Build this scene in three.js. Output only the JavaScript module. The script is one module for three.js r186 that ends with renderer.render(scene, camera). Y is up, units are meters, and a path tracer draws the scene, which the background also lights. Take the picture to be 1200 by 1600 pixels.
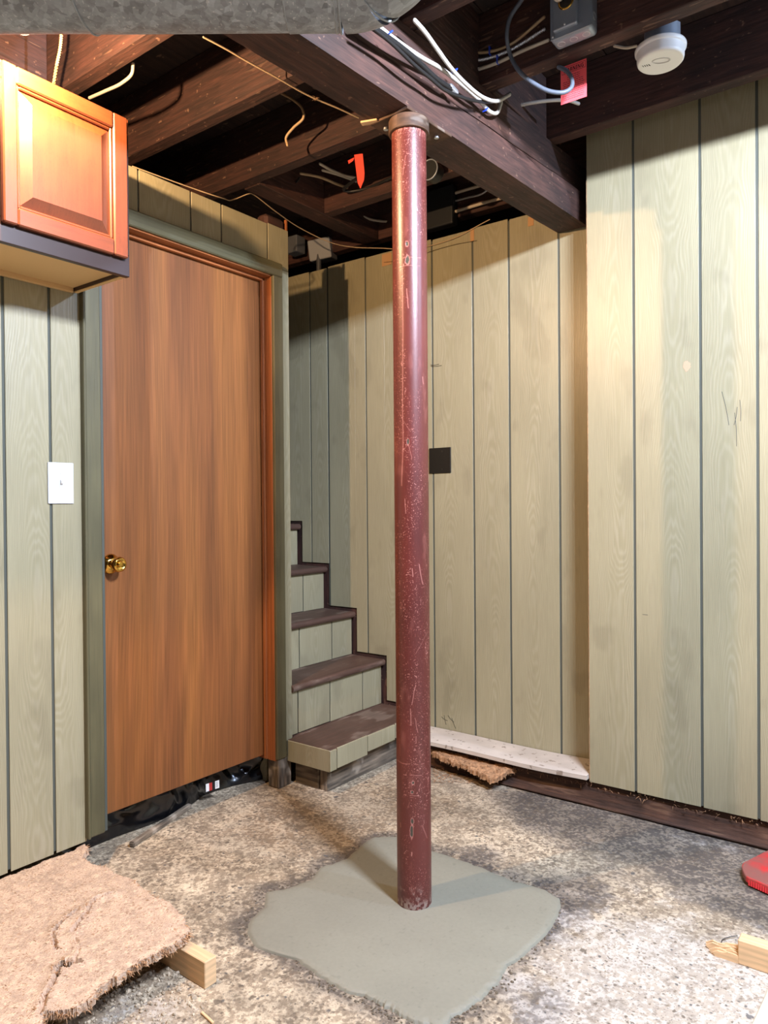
import * as THREE from 'three';
import { ConvexGeometry } from 'three/addons/geometries/ConvexGeometry.js';
import { RoundedBoxGeometry } from 'three/addons/geometries/RoundedBoxGeometry.js';
import * as BGU from 'three/addons/utils/BufferGeometryUtils.js';

// ---------------------------------------------------------------- camera, light and exposure
const scene = new THREE.Scene();
const renderer = new THREE.WebGLRenderer({ antialias: true });
renderer.toneMapping = THREE.LinearToneMapping;
renderer.toneMappingExposure = 1.0;
renderer.shadowMap.enabled = true;
renderer.shadowMap.type = THREE.PCFSoftShadowMap;
scene.background = new THREE.Color(0x000000);
const EYE = new THREE.Vector3(0, 1.165, 0), FOCAL = 1140;
const camera = new THREE.PerspectiveCamera(2 * Math.atan(800 / FOCAL) * 180 / Math.PI, 0.75, 0.05, 30);
camera.position.copy(EYE);
camera.rotation.set(-0.008484, 0.641029, -0.007783, 'YXZ');
camera.updateMatrixWorld(true);
scene.add(camera);
// outside the frame: a warm bulb over the cabinet side, a cool tube between two joists, and a cool bulb in the bay by the right wall
const WARM = { pos: [-1.71, 2.315, -0.88], color: '#ffcf9c', candela: 9.5, soft: 0.6 };
const TUBE = { x0: 0.05, x1: 0.75, y: 2.535, z: -1.1, color: '#dfe9ff', candela: 51, n: 6, soft: 0.12 };
const BAY = { pos: [1.5, 2.70, -2.40], color: '#c4daff', candela: 13, soft: 0.3 };

// ---------------------------------------------------------------- helpers
const D2R = Math.PI / 180;
let seed = 12345;
function rnd() { seed = (seed + 0x6D2B79F5) | 0; let t = Math.imul(seed ^ (seed >>> 15), 1 | seed); t = (t + Math.imul(t ^ (t >>> 7), 61 | t)) ^ t; return ((t ^ (t >>> 14)) >>> 0) / 4294967296; }
const rr = (a, b) => a + (b - a) * rnd();
function h2(x, y) { let h = Math.imul(x, 374761393) + Math.imul(y, 668265263) | 0; h = Math.imul(h ^ (h >>> 13), 1274126177); return ((h ^ (h >>> 16)) >>> 0) / 4294967296; }
function vn(x, y) {
  const xi = Math.floor(x), yi = Math.floor(y), fx = x - xi, fy = y - yi;
  const u = fx * fx * (3 - 2 * fx), v = fy * fy * (3 - 2 * fy);
  const a = h2(xi, yi), b = h2(xi + 1, yi), c = h2(xi, yi + 1), d = h2(xi + 1, yi + 1);
  return a + (b - a) * u + (c - a) * v + (a - b - c + d) * u * v;
}
function fbm(x, y, o = 4) { let s = 0, a = 0.5, n = 0; for (let i = 0; i < o; i++) { s += a * vn(x + i * 17.3, y - i * 9.1); n += a; x *= 2.03; y *= 2.03; a *= 0.5; } return s / n; }
const clamp = (x, a = 0, b = 1) => x < a ? a : x > b ? b : x;
const ss = (a, b, x) => { const t = clamp((x - a) / (b - a)); return t * t * (3 - 2 * t); };
const lerp = (a, b, t) => a + (b - a) * t;
const hex = (s) => { const n = parseInt(s.slice(1), 16); return [n >> 16 & 255, n >> 8 & 255, n & 255]; };
const mix3 = (a, b, t) => [lerp(a[0], b[0], t), lerp(a[1], b[1], t), lerp(a[2], b[2], t)];
function tex(w, h, fn, srgb = true, wrap = THREE.MirroredRepeatWrapping) {
  const d = new Uint8Array(w * h * 4);
  for (let y = 0, i = 0; y < h; y++) for (let x = 0; x < w; x++, i += 4) {
    const c = fn((x + 0.5) / w, (y + 0.5) / h, x, y);
    if (typeof c === 'number') { d[i] = d[i + 1] = d[i + 2] = clamp(c, 0, 255); } else { d[i] = clamp(c[0], 0, 255); d[i + 1] = clamp(c[1], 0, 255); d[i + 2] = clamp(c[2], 0, 255); }
    d[i + 3] = 255;
  }
  const t = new THREE.DataTexture(d, w, h, THREE.RGBAFormat);
  t.magFilter = THREE.LinearFilter; t.minFilter = THREE.LinearMipmapLinearFilter; t.generateMipmaps = true;
  t.wrapS = t.wrapT = wrap; if (srgb) t.colorSpace = THREE.SRGBColorSpace; t.needsUpdate = true; return t;
}
const std = (o) => new THREE.MeshStandardMaterial({ roughness: 0.8, metalness: 0, ...o });
const phys = (o) => new THREE.MeshPhysicalMaterial({ roughness: 0.6, metalness: 0, ...o });
// survey: where the sight line through a point of the 1200 x 1600 frame meets a plane of the room
function at(px, py, axis, val) {
  const d = new THREE.Vector3((px - 600) / FOCAL, -(py - 800) / FOCAL, -1).applyQuaternion(camera.quaternion);
  const t = (val - EYE[axis]) / d[axis];
  return EYE.clone().addScaledVector(d, t);
}
const used = {};
function num(name) { const k = used[name] = (used[name] || 0) + 1; return k === 1 ? name : `${name}_${String(k - 1).padStart(3, '0')}`; }
function M(name, geo, mat, parent, pos, rot) {
  const m = new THREE.Mesh(geo, mat); m.name = parent ? name : num(name); m.castShadow = m.receiveShadow = true;
  if (pos) m.position.set(pos[0], pos[1], pos[2]); if (rot) m.rotation.set(rot[0], rot[1], rot[2]);
  (parent || scene).add(m); return m;
}
function T(name, label, category, pos = [0, 0, 0], rotY = 0, group) {
  const g = new THREE.Group(); g.name = num(name); g.position.set(...pos); g.rotation.y = rotY; scene.add(g);
  g.userData = { label, category }; if (group) g.userData.group = group; return g;
}
function tag(o, label, category, group) { o.userData = { label, category }; if (group) o.userData.group = group; return o; }
function S(name, label) { const g = new THREE.Group(); g.name = num(name); scene.add(g); g.userData = { kind: 'structure', label }; return g; }
// uv in metres: v runs along the grain axis
function uvm(g, grain, su, sv, ou = 0, ov = 0) {
  const p = g.attributes.position, n = g.attributes.normal, uv = new Float32Array(p.count * 2), ax = ['x', 'y', 'z'], gi = ax.indexOf(grain);
  for (let i = 0; i < p.count; i++) {
    const P = [p.getX(i), p.getY(i), p.getZ(i)], N = [Math.abs(n.getX(i)), Math.abs(n.getY(i)), Math.abs(n.getZ(i))];
    const k = N[0] >= N[1] && N[0] >= N[2] ? 0 : N[1] >= N[2] ? 1 : 2;
    let a, b; if (k === gi) { a = (gi + 1) % 3; b = (gi + 2) % 3; } else { b = gi; a = 3 - gi - k; }
    uv[2 * i] = P[a] / su + ou; uv[2 * i + 1] = P[b] / sv + ov;
  }
  g.setAttribute('uv', new THREE.BufferAttribute(uv, 2)); return g;
}
function cham(w, h, d, c = 0.002) {
  const pts = []; for (const a of [-1, 1]) for (const b of [-1, 1]) for (const e of [-1, 1]) {
    const X = a * w / 2, Y = b * h / 2, Z = e * d / 2;
    pts.push(new THREE.Vector3(X, Y - b * c, Z - e * c), new THREE.Vector3(X - a * c, Y, Z - e * c), new THREE.Vector3(X - a * c, Y - b * c, Z));
  }
  return new ConvexGeometry(pts);
}
// a chamfered board from corner to corner, with grain
function board(name, parent, mat, a, b, { grain = 'y', su = 1, sv = 1, c = 0.002, rot, off } = {}) {
  const w = Math.abs(b[0] - a[0]), h = Math.abs(b[1] - a[1]), d = Math.abs(b[2] - a[2]);
  const g = uvm(cham(w, h, d, Math.min(c, w / 3, h / 3, d / 3)), grain, su, sv, off ? off[0] : rnd(), off ? off[1] : rnd());
  const m = M(name, g, mat, parent, [(a[0] + b[0]) / 2, (a[1] + b[1]) / 2, (a[2] + b[2]) / 2], rot);
  if (parent && parent.isGroup) m.position.sub(parent.position);
  return m;
}
const V = (p) => new THREE.Vector3(p[0], p[1], p[2]);
function tube(pts, r, seg = 0, rad = 8, tension) {
  const c = new THREE.CatmullRomCurve3(pts.map((p) => p.isVector3 ? p : V(p)), false, 'centripetal');
  const g = new THREE.TubeGeometry(c, seg || pts.length * 8, r, rad, false);
  // close both ends
  const ends = [0, 1].map((t) => { const s = new THREE.SphereGeometry(r, rad, 4); const p = c.getPoint(t); s.translate(p.x, p.y, p.z); return s; });
  return BGU.mergeGeometries([g, ...ends]);
}
function cable(name, pts, r, mat, label, category = 'cable', group) { const m = M(name, tube(pts, r), mat); return tag(m, label, category, group); }
function plane4(name, parent, mat, A, B, C, Dp) { }

// ---------------------------------------------------------------- textures
// embossed oak-look panelling, painted khaki green: cathedrals in columns 0.27 m wide, one column to a plank
const GW = 1.08, GH = 2.75;
function grainAt(u, v) {
  const x = u * GW, y = v * GH, c = Math.floor(u * 4), r = (k) => h2(c * 7 + 3, k);
  let yy = y + r(4) * 3;
  const xw = x + (vn(c * 9 + yy * 2.2, 3.3) - 0.5) * 0.035 + (vn(x * 60, yy * 5 + c * 30) - 0.5) * 0.007;
  const xc = (c + 0.35 + 0.3 * r(1)) * 0.27;
  const d = 0.012 + 0.075 * vn(yy * 1.15 + c * 40, 8.7) + 0.012 * vn(yy * 7 + c * 11, 1.2);
  const rad = Math.sqrt((xw - xc) * (xw - xc) + d * d * 1.2);
  const ph = rad / 0.0044 + 1.6 * vn(x * 25, yy * 3) + 0.5 * vn(x * 130, yy * 14);
  let l = 0.5 + 0.5 * Math.cos(ph * 6.2832);
  l = Math.pow(l, 1.6) * (0.45 + 0.55 * vn(x * 40 + 5, yy * 6 + 50 * c));
  const pore = vn(x * 900, yy * 26) * 0.6 + vn(x * 420, yy * 12) * 0.4;
  return [l, pore];
}
const panelCol = tex(1536, 2048, (u, v) => {
  const [l, pore] = grainAt(u, v), x = u * GW, y = v * GH;
  const blot = fbm(x * 6, y * 2.2, 3), dirt = ss(0.62, 0.8, fbm(x * 9 + 31, y * 5 + 7, 4));
  const k = 0.94 + 0.065 * l + 0.08 * (pore - 0.5) + 0.10 * (blot - 0.5);
  const c = mix3([159, 152, 124], [138, 131, 106], dirt * 0.45);
  return [c[0] * k, c[1] * k, c[2] * k * (0.98 + 0.04 * l)];
});
const panelBump = tex(1536, 2048, (u, v) => { const [l, pore] = grainAt(u, v); return 90 + 90 * l + 60 * (pore - 0.5); }, false);
const MAT = {};
MAT.panel = std({ map: panelCol, bumpMap: panelBump, bumpScale: 0.00045, roughness: 0.38 });
MAT.groove = std({ color: '#4c5048', roughness: 0.7 });
MAT.casing = std({ map: tex(256, 1024, (u, v) => { const p = vn(u * 90, v * 14) * 0.5 + vn(u * 30, v * 5) * 0.5, b = fbm(u * 3, v * 6, 3); const k = 0.9 + 0.14 * (p - 0.5) + 0.2 * (b - 0.5); return [99 * k, 94 * k, 66 * k]; }), bumpMap: tex(256, 1024, (u, v) => 255 * vn(u * 90, v * 14), false), bumpScale: 0.0002, roughness: 0.5 });
// luan door skin
MAT.door = std({ map: tex(1024, 2048, (u, v) => {
  const x = u * 0.9, y = v * 2.1;
  const w = x + 0.03 * (vn(x * 3, y * 0.8) - 0.5) + 0.008 * vn(x * 12, y * 2);
  const band = fbm(w * 14, y * 0.5, 3), fine = vn(w * 520, y * 9) * 0.6 + vn(w * 240, y * 5 + 9) * 0.4, arch = 0.5 + 0.5 * Math.cos((w * 60 + 3 * fbm(w * 5, y * 1.1, 2) * 4));
  const k = 0.86 + 0.3 * (band - 0.5) + 0.26 * (fine - 0.5) + 0.06 * arch + 0.1 * (fbm(x * 4, y * 2, 3) - 0.5);
  return [143 * k, (84 + 7 * band) * k, (40 + 6 * fine) * k];
}), roughness: 0.5 });
MAT.jamb = std({ map: tex(256, 1024, (u, v) => { const p = vn(u * 70, v * 8) * 0.6 + vn(u * 22, v * 3) * 0.4; const knot = 0.6 * ss(0.8, 0.86, fbm(u * 6 + 4, v * 9, 2)); const k = 0.85 + 0.3 * (p - 0.5) - 0.4 * knot; return [180 * k, 106 * k, 56 * k]; }), roughness: 0.5 });
// cabinet: stained maple
MAT.maple = phys({ map: tex(512, 1024, (u, v) => { const p = vn(u * 160, v * 22) * 0.5 + vn(u * 40, v * 7) * 0.5, b = fbm(u * 6, v * 5, 3), f = ss(0.72, 0.8, vn(u * 200, v * 120)); const k = 0.92 + 0.12 * (p - 0.5) + 0.18 * (b - 0.5) - 0.06 * f; return [128 * k, 66 * k, 38 * k]; }), roughness: 0.38, clearcoat: 0.35, clearcoatRoughness: 0.3 });
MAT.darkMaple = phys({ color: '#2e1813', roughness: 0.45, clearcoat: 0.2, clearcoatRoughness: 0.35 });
MAT.cream = std({ color: '#d8b37c', roughness: 0.6 });
// old dark red-brown framing lumber
function lumber(base, amp) { return tex(512, 1024, (u, v) => { const p = vn(u * 60, v * 10) * 0.55 + vn(u * 200, v * 30) * 0.45, b = fbm(u * 4, v * 7, 4), sp = ss(0.78, 0.86, fbm(u * 40, v * 60, 3)), spl = ss(0.8, 0.84, vn(u * 70 + 9, v * 16)) * ss(0.55, 0.7, fbm(u * 3 + 2, v * 4 + 5, 2)); const k = 0.8 + amp * (p - 0.5) + 0.9 * amp * (b - 0.5); let c = [base[0] * k, base[1] * k, base[2] * k]; c = mix3(c, [196, 160, 128], 0.35 * sp + 0.35 * spl); return c; }); }
const lumBump = tex(512, 1024, (u, v) => 255 * (0.5 * vn(u * 60, v * 10) + 0.3 * fbm(u * 9, v * 12, 3) + 0.2 * vn(u * 200, v * 60)), false);
MAT.beam = std({ map: lumber([82, 54, 45], 0.5), bumpMap: lumBump, bumpScale: 0.0025, roughness: 0.72 });
MAT.joist = std({ map: lumber([76, 46, 38], 0.5), bumpMap: lumBump, bumpScale: 0.002, roughness: 0.75 });
MAT.subfloor = std({ map: lumber([66, 47, 39], 0.5), roughness: 0.85 });
MAT.greyWood = std({ map: tex(256, 512, (u, v) => { const p = vn(u * 50, v * 9) * 0.5 + fbm(u * 6, v * 6, 4) * 0.5; const e = ss(0.55, 0.75, fbm(u * 5 + 8, v * 7, 4)); const k = 0.7 + 0.7 * (p - 0.5); return mix3([160 * k, 143 * k, 122 * k], [196, 184, 166], e * 0.55); }), bumpMap: lumBump, bumpScale: 0.002, roughness: 0.9 });
MAT.tread = std({ map: tex(512, 512, (u, v) => { const p = vn(u * 90, v * 9) * 0.5 + vn(u * 30, v * 4) * 0.5, b = fbm(u * 5, v * 5, 4), wear = ss(0.5, 0.72, fbm(u * 7 + 3, v * 4 + 1, 4)); const k = 0.85 + 0.25 * (p - 0.5); return mix3([92 * k, 66 * k, 55 * k], [148 * k, 130 * k, 116 * k], clamp(wear * 0.7 + 0.5 * (b - 0.4))); }), roughness: 0.55 });
MAT.sill = std({ map: tex(512, 512, (u, v) => { const p = vn(u * 90, v * 7) * 0.5 + vn(u * 30, v * 3) * 0.5, b = fbm(u * 4, v * 9, 4), w = ss(0.6, 0.75, fbm(u * 12 + 3, v * 3, 4)); const k = 0.75 + 0.5 * (p - 0.5) + 0.5 * (b - 0.5); return mix3([92 * k, 62 * k, 46 * k], [160, 128, 102], w * 0.4); }), bumpMap: lumBump, bumpScale: 0.003, roughness: 0.85 });
MAT.pine = std({ map: tex(256, 512, (u, v) => { const x = u + 0.05 * vn(u * 3, v * 3); const p = 0.5 + 0.5 * Math.cos(x * 70 + 2 * vn(u * 4, v * 3)), f = vn(u * 120, v * 12); const k = 0.93 + 0.07 * p + 0.08 * (f - 0.5); return [226 * k, 190 * k, 146 * k]; }), roughness: 0.7 });
MAT.fibre = std({ map: tex(256, 256, (u, v) => { const f = fbm(u * 30, v * 30, 4), g = vn(u * 120, v * 120); const k = 0.65 + 0.5 * f + 0.2 * (g - 0.5); return [190 * k, 146 * k, 106 * k]; }), roughness: 0.95 });
MAT.whiteBoard = std({ map: tex(512, 256, (u, v) => { const s = ss(0.73, 0.78, fbm(u * 50, v * 24, 3)), f = fbm(u * 8, v * 4, 4); const k = 0.9 + 0.16 * (f - 0.5); return mix3([222 * k, 210 * k, 196 * k], [120, 104, 88], s * 0.6); }), roughness: 0.6 });
// broken particle board
const pbH = (u, v) => fbm(u * 26, v * 26, 5);
MAT.particle = std({ map: tex(1024, 1024, (u, v) => {
  const f = pbH(u, v), g = vn(u * 300, v * 300), chip = ss(0.7, 0.82, vn(u * 150, v * 90)), dk = ss(0.74, 0.86, vn(u * 190 + 7, v * 130)), st = ss(0.5, 0.7, fbm(u * 3, v * 3 + 4, 4));
  const k = 0.86 + 0.25 * (f - 0.5) + 0.14 * (g - 0.5); let c = mix3([220, 190, 163], [206, 173, 146], st * 0.6);
  c = [c[0] * k, c[1] * k, c[2] * k]; c = mix3(c, [232, 206, 170], chip * 0.5); return mix3(c, [136, 100, 74], dk * 0.5);
}), bumpMap: tex(512, 512, (u, v) => 255 * (0.6 * pbH(u, v) + 0.4 * vn(u * 200, v * 200)), false), bumpScale: 0.002, roughness: 0.9 });
// galvanised sheet with spangle
function spangle(u, v, n) { let bd = 9, id = 0; const x = u * n, y = v * n, xi = Math.floor(x), yi = Math.floor(y); for (let a = -1; a < 2; a++) for (let b = -1; b < 2; b++) { const X = xi + a, Y = yi + b, dx = X + h2(X, Y) - x, dy = Y + h2(Y + 91, X) - y, d = dx * dx + dy * dy; if (d < bd) { bd = d; id = h2(X * 3 + 1, Y * 5 + 2); } } return id; }
const galvV = (u, v) => { const uu = u + 0.02 * (fbm(u * 14, v * 14, 3) - 0.5) * 2, vv = v + 0.02 * (fbm(u * 14 + 30, v * 14, 3) - 0.5) * 2; return 0.5 * spangle(uu, vv, 60) + 0.32 * spangle(uu + 0.3, vv, 28) + 0.15 * vn(u * 160, v * 160); };
MAT.galv = std({ map: tex(1024, 1024, (u, v) => { const s = galvV(u, v), w = ss(0.88, 0.92, vn(u * 190, v * 150)); const k = 0.66 + 0.46 * s; return mix3([166 * k, 174 * k, 182 * k], [228, 230, 232], w * 0.5); }), roughnessMap: tex(512, 512, (u, v) => 120 + 80 * galvV(u, v), false), roughness: 0.85, metalness: 0.3 });
MAT.steel = std({ color: '#98a2ae', metalness: 0.45, roughness: 0.36 });
MAT.zinc = std({ color: '#c9ccd0', metalness: 0.8, roughness: 0.35 });
MAT.brass = std({ color: '#d8ac54', metalness: 1, roughness: 0.12 });
MAT.rust = std({ map: tex(256, 256, (u, v) => { const f = fbm(u * 10, v * 10, 5), g = ss(0.55, 0.7, fbm(u * 6 + 4, v * 6, 3)); const k = 0.7 + 0.6 * (f - 0.5); return mix3([120 * k, 88 * k, 66 * k], [150, 146, 138], g * 0.4); }), roughness: 0.7, metalness: 0.25 });
// red oxide column paint with chips, scratches and primer specks (u around, v up 2.25 m)
const scratch = []; for (let i = 0; i < 70; i++) scratch.push([rnd(), rnd(), rr(-0.25, 0.25) * (rnd() < 0.3 ? 4 : 1), rr(0.006, 0.03), rr(0.0006, 0.0016), rr(0.3, 0.9)]);
// long scrape down the side that faces the room, and bare chips: [around, height, half-width, half-height]
const chips = [[0.655, 0.232, 0.0045, 0.018], [0.662, 0.262, 0.004, 0.008], [0.66, 0.345, 0.004, 0.005], [0.672, 0.372, 0.004, 0.005], [0.655, 1.86, 0.006, 0.012], [0.652, 1.905, 0.004, 0.008], [0.648, 1.345, 0.0035, 0.008]];
function poleAt(u, v) {
  const x = u * 0.314, y = v * 2.25; let chip = 0, line = 0;
  for (const [cu, cy, w, h] of chips) { const dx = (x - (cu - 0.025) * 0.314) / w, dy = (y - cy) / h; const r = Math.sqrt(dx * dx + dy * dy) + 0.5 * (vn(x * 300, y * 200) - 0.5); chip = Math.max(chip, 1 - ss(0.75, 1.0, r)); line = Math.max(line, (1 - ss(1.1, 1.45, r)) * 0.8); }
  for (const [su, sv, sl, len, w, k] of scratch) { const dy = y - sv * 2.25; if (Math.abs(dy) > len) continue; const dx = x - su * 0.314 - dy * sl - 0.002 * vn(y * 60, su * 90); if (Math.abs(dx) < w * 1.6) line = Math.max(line, k * (1 - ss(w * 0.5, w * 1.5, Math.abs(dx)))); }
  // the long drip-like scrape and the scribed rings
  const lx = 0.181 + 0.003 * (vn(y * 9, 2) - 0.5) * 2; if (y > 1.22 && y < 1.84) line = Math.max(line, 0.55 * (1 - ss(0.0009, 0.0028, Math.abs(x - lx - (y < 1.36 ? (1.36 - y) * -0.03 : 0)))));
  for (const yy of [1.845, 1.868, 0.393, 0.425, 0.335]) { const g = Math.abs(y - yy - 0.003 * (vn(x * 40, yy * 9) - 0.5)); line = Math.max(line, 0.6 * (1 - ss(0.0006, 0.0018, g)) * ss(0.42, 0.55, vn(x * 90, yy * 31))); }
  const spk = ss(0.79, 0.86, vn(x * 400, y * 400)) * ss(0.30, 0.56, fbm(x * 18 + 3, y * 5 + 8, 3)), rub = ss(0.6, 0.78, fbm(x * 40, y * 16, 4)) * 0.22;
  const top = ss(2.20, 2.245, y) * ss(0.5, 0.62, vn(x * 260, y * 160)), cem = ss(0.045, 0.012, y + 0.02 * (fbm(x * 60, y * 60, 3) - 0.5)) * ss(0.35, 0.6, vn(x * 160, y * 160)) + ss(0.12, 0.02, y) * ss(0.62, 0.74, fbm(x * 70, y * 50, 3)) * 0.7;
  return { chip, line: clamp(line + spk * 0.8 + rub + top * 0.7), cem: clamp(cem), b: fbm(x * 12, y * 6, 4) };
}
MAT.pole = phys({ map: tex(512, 2048, (u, v) => { const p = poleAt(u, v), k = 0.88 + 0.24 * (p.b - 0.5); let c = mix3([103 * k, 44 * k, 38 * k], [188, 134, 122], p.line * 0.8); c = mix3(c, [168, 160, 148], p.cem * 0.7); return mix3(c, [66, 62, 52], p.chip); }),
  bumpMap: tex(512, 2048, (u, v) => { const p = poleAt(u, v); return 200 - 120 * p.chip - 50 * p.line + 30 * (p.b - 0.5) + 20 * (vn(u * 90, v * 500) - 0.5); }, false), bumpScale: 0.0012, roughness: 0.4, clearcoat: 0.15, clearcoatRoughness: 0.3 });
// outline of the fresh patch, used by the patch and by the damp ring in the old slab around it
const PC = [-1.03, -1.5];
const patchAng = [[572, 1311], [584, 1305], [620, 1304], [678, 1328], [750, 1352], [803, 1374], [852, 1386], [876, 1401], [874, 1425], [861, 1449], [832, 1478], [794, 1507], [770, 1541], [741, 1565], [707, 1589], [692, 1606], [672, 1601], [649, 1596], [610, 1575], [572, 1555], [518, 1536], [490, 1517], [461, 1497], [398, 1478], [384, 1454], [388, 1435], [412, 1415], [415, 1391], [446, 1386], [485, 1372], [500, 1352], [543, 1338]].map((q) => { const p = at(q[0], q[1], 'y', 0.006), x = p.x - PC[0], z = p.z - PC[1]; return [Math.atan2(z, x), Math.hypot(x, z)]; }).sort((a, b) => a[0] - b[0]);
const patchR = (a) => { const n = patchAng.length; let i = 0; while (i < n && patchAng[i][0] < a) i++; const q = patchAng[i % n], p = patchAng[(i + n - 1) % n]; let a0 = p[0], a1 = q[0]; if (i === 0) a0 -= 6.283185; if (i === n) a1 += 6.283185; return lerp(p[1], q[1], clamp((a - a0) / (a1 - a0))); };
// old slab: worn concrete with exposed pebbles, damp, rusty and lime-white stains where the photograph has them
const FX0 = -2.5, FZ0 = -3.0, FS = 2.8;
const bump2 = (x, z, cx, cz, rx, rz) => { const a = (x - cx) / rx, b = (z - cz) / rz; return Math.exp(-(a * a + b * b)); };
function pebble(x, z, n, keep) { const X0 = x * n, Z0 = z * n, xi = Math.floor(X0), zi = Math.floor(Z0); let best = 0, id = 0; for (let a = -1; a < 2; a++) for (let b = -1; b < 2; b++) { const X = xi + a, Z = zi + b, q = h2(X * 3 + 11, Z * 7 + 5); if (q > keep) continue; const s = 0.1 + 0.3 * h2(Z + 51, X + 17), ex = 0.7 + 0.6 * h2(X + 5, Z + 77), dx = (X + h2(X, Z) - X0) * ex, dz = (Z + h2(Z + 91, X) - Z0) / ex, d = Math.sqrt(dx * dx + dz * dz) / s + 0.7 * (vn(x * n * 5, z * n * 5) - 0.5); const k = 1 - ss(0.75, 1.0, d); if (k > best) { best = k; id = h2(X + 33, Z + 44); } } return [best, id]; }
function floorAt(u, v) {
  const x = FX0 + u * FS, z = FZ0 + v * FS;
  const f = fbm(x * 5, z * 5, 5), m = fbm(x * 24, z * 24, 4), g = vn(x * 480, z * 480), n = fbm(x * 95, z * 95, 3);
  const ring = Math.hypot(x - PC[0], z - PC[1]) - patchR(Math.atan2(z - PC[1], x - PC[0]));
  const rim = ss(0.075, 0.012, ring + 0.05 * (f - 0.5) + 0.05 * (m - 0.5)) * ss(0.3, 0.5, m + 0.2 * f);
  const damp = clamp(1.25 * bump2(x, z, -0.5, -2.62, 0.6, 0.26) + 0.9 * bump2(x, z, -1.05, -2.62, 0.4, 0.2) + 0.75 * bump2(x, z, -0.72, -1.55, 0.09, 0.14) + 0.8 * bump2(x, z, -0.4, -2.32, 0.2, 0.16) + 0.6 * bump2(x, z, -0.85, -2.0, 0.12, 0.3) + 0.5 * bump2(x, z, -1.15, -2.1, 0.35, 0.1));
  const lime = clamp(1.1 * bump2(x, z, -0.48, -1.85, 0.34, 0.34) + 1.0 * bump2(x, z, -0.3, -1.5, 0.4, 0.4) + 0.45 * bump2(x, z, -0.62, -2.66, 0.35, 0.05) + 0.75 * bump2(x, z, -1.42, -0.98, 0.16, 0.12));
  const rust = clamp(0.9 * bump2(x, z, -1.8, -1.95, 0.28, 0.22) + 0.7 * bump2(x, z, -1.6, -2.35, 0.3, 0.16) + 0.5 * bump2(x, z, -1.5, -0.95, 0.2, 0.2));
  return { f, m, g, n, rim,
    damp: ss(0.38, 0.66, damp * 0.6 + f * 0.42 + 0.3 * (m - 0.5)) * ss(0.08, 0.3, damp + 0.12 * f),
    lime: ss(0.42, 0.7, lime * 0.55 + m * 0.5 + 0.35 * (f - 0.5)) * ss(0.1, 0.35, lime),
    rust: ss(0.36, 0.66, rust * 0.5 + f * 0.35 + m * 0.25) * ss(0.06, 0.3, rust),
    big: pebble(x, z, 36, 0.06), mid: pebble(x + 3, z, 84, 0.2), tiny: pebble(x + 7, z + 2, 190, 0.3), pit: ss(0.57, 0.68, n) * ss(0.35, 0.6, fbm(x * 13 + 4, z * 13, 3)), pale: ss(0.40, 0.62, 0.68 * fbm(x * 120 + 8, z * 120, 3) + 0.32 * fbm(x * 14 + 3, z * 14, 3)) };
}
MAT.floor = std({ map: tex(2048, 2048, (u, v) => {
  const q = floorAt(u, v), k = 0.92 + 0.3 * (q.f - 0.5) + 0.32 * (q.m - 0.5) + 0.16 * (q.g - 0.5);
  let c = mix3([164, 147, 123], [222, 205, 176], q.pale * 0.8); c = [c[0] * k, c[1] * k, c[2] * k];
  c = mix3(c, [104 * k, 84 * k, 62 * k], q.rust * 0.55 * (1 - 0.4 * q.pale));
  c = mix3(c, [72 * k, 67 * k, 64 * k], clamp(q.damp * 0.8 + 0.62 * q.rim) * (1 - 0.35 * q.pale));
  c = mix3(c, [188, 185, 180], q.lime * (0.42 + 0.26 * q.pale));
  c = mix3(c, [92, 80, 66], q.pit * 0.55 * (1 - 0.45 * q.lime));
  const pc = (id) => id < 0.5 ? [88, 78, 66] : id < 0.8 ? [116, 102, 84] : [74, 73, 73];
  c = mix3(c, pc(q.tiny[1]), q.tiny[0] * 0.5); c = mix3(c, pc(q.mid[1]), q.mid[0] * 0.7); return mix3(c, pc(q.big[1]), q.big[0] * 0.7);
}, true, THREE.MirroredRepeatWrapping), bumpMap: tex(1536, 1536, (u, v) => { const q = floorAt(u, v); return 120 + 60 * (q.m - 0.5) + 40 * (q.g - 0.5) - 60 * q.pit + 30 * q.pale - 40 * q.mid[0] - 30 * q.big[0]; }, false, THREE.MirroredRepeatWrapping), bumpScale: 0.0035, roughness: 0.86 });
MAT.patch = std({ map: tex(1024, 1024, (u, v) => { const f = fbm(u * 4, v * 4, 4), t = fbm(u * 3 + v * 9, v * 3 - u * 3, 4), g = vn(u * 220, v * 220), s = ss(0.86, 0.92, vn(u * 170, v * 170)); const k = 0.96 + 0.09 * (f - 0.5) + 0.08 * (t - 0.5) + 0.03 * (g - 0.5) - 0.05 * s; return [138 * k, 136 * k, 121 * k]; }), bumpMap: tex(512, 512, (u, v) => 255 * (0.75 * fbm(u * 3 + v * 8, v * 4, 4) + 0.25 * fbm(u * 40, v * 40, 3)), false), bumpScale: 0.003, roughness: 0.62 });
MAT.crumb = std({ map: tex(256, 256, (u, v) => { const k = 0.6 + 0.8 * (fbm(u * 20, v * 20, 4) - 0.3); return [126 * k, 112 * k, 92 * k]; }), roughness: 0.95 });
MAT.concreteWall = std({ map: tex(512, 512, (u, v) => { const k = 0.8 + 0.5 * (fbm(u * 8, v * 8, 5) - 0.5); return [104 * k, 100 * k, 96 * k]; }), roughness: 0.95 });
MAT.white = std({ color: '#e9e9e6', roughness: 0.4 });
MAT.switchWhite = std({ color: '#cfd3d5', roughness: 0.35 });
MAT.black = std({ color: '#15130f', roughness: 0.45 });
MAT.plastic = phys({ color: '#0c0d10', roughness: 0.22, clearcoat: 0.4, clearcoatRoughness: 0.15 });
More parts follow.
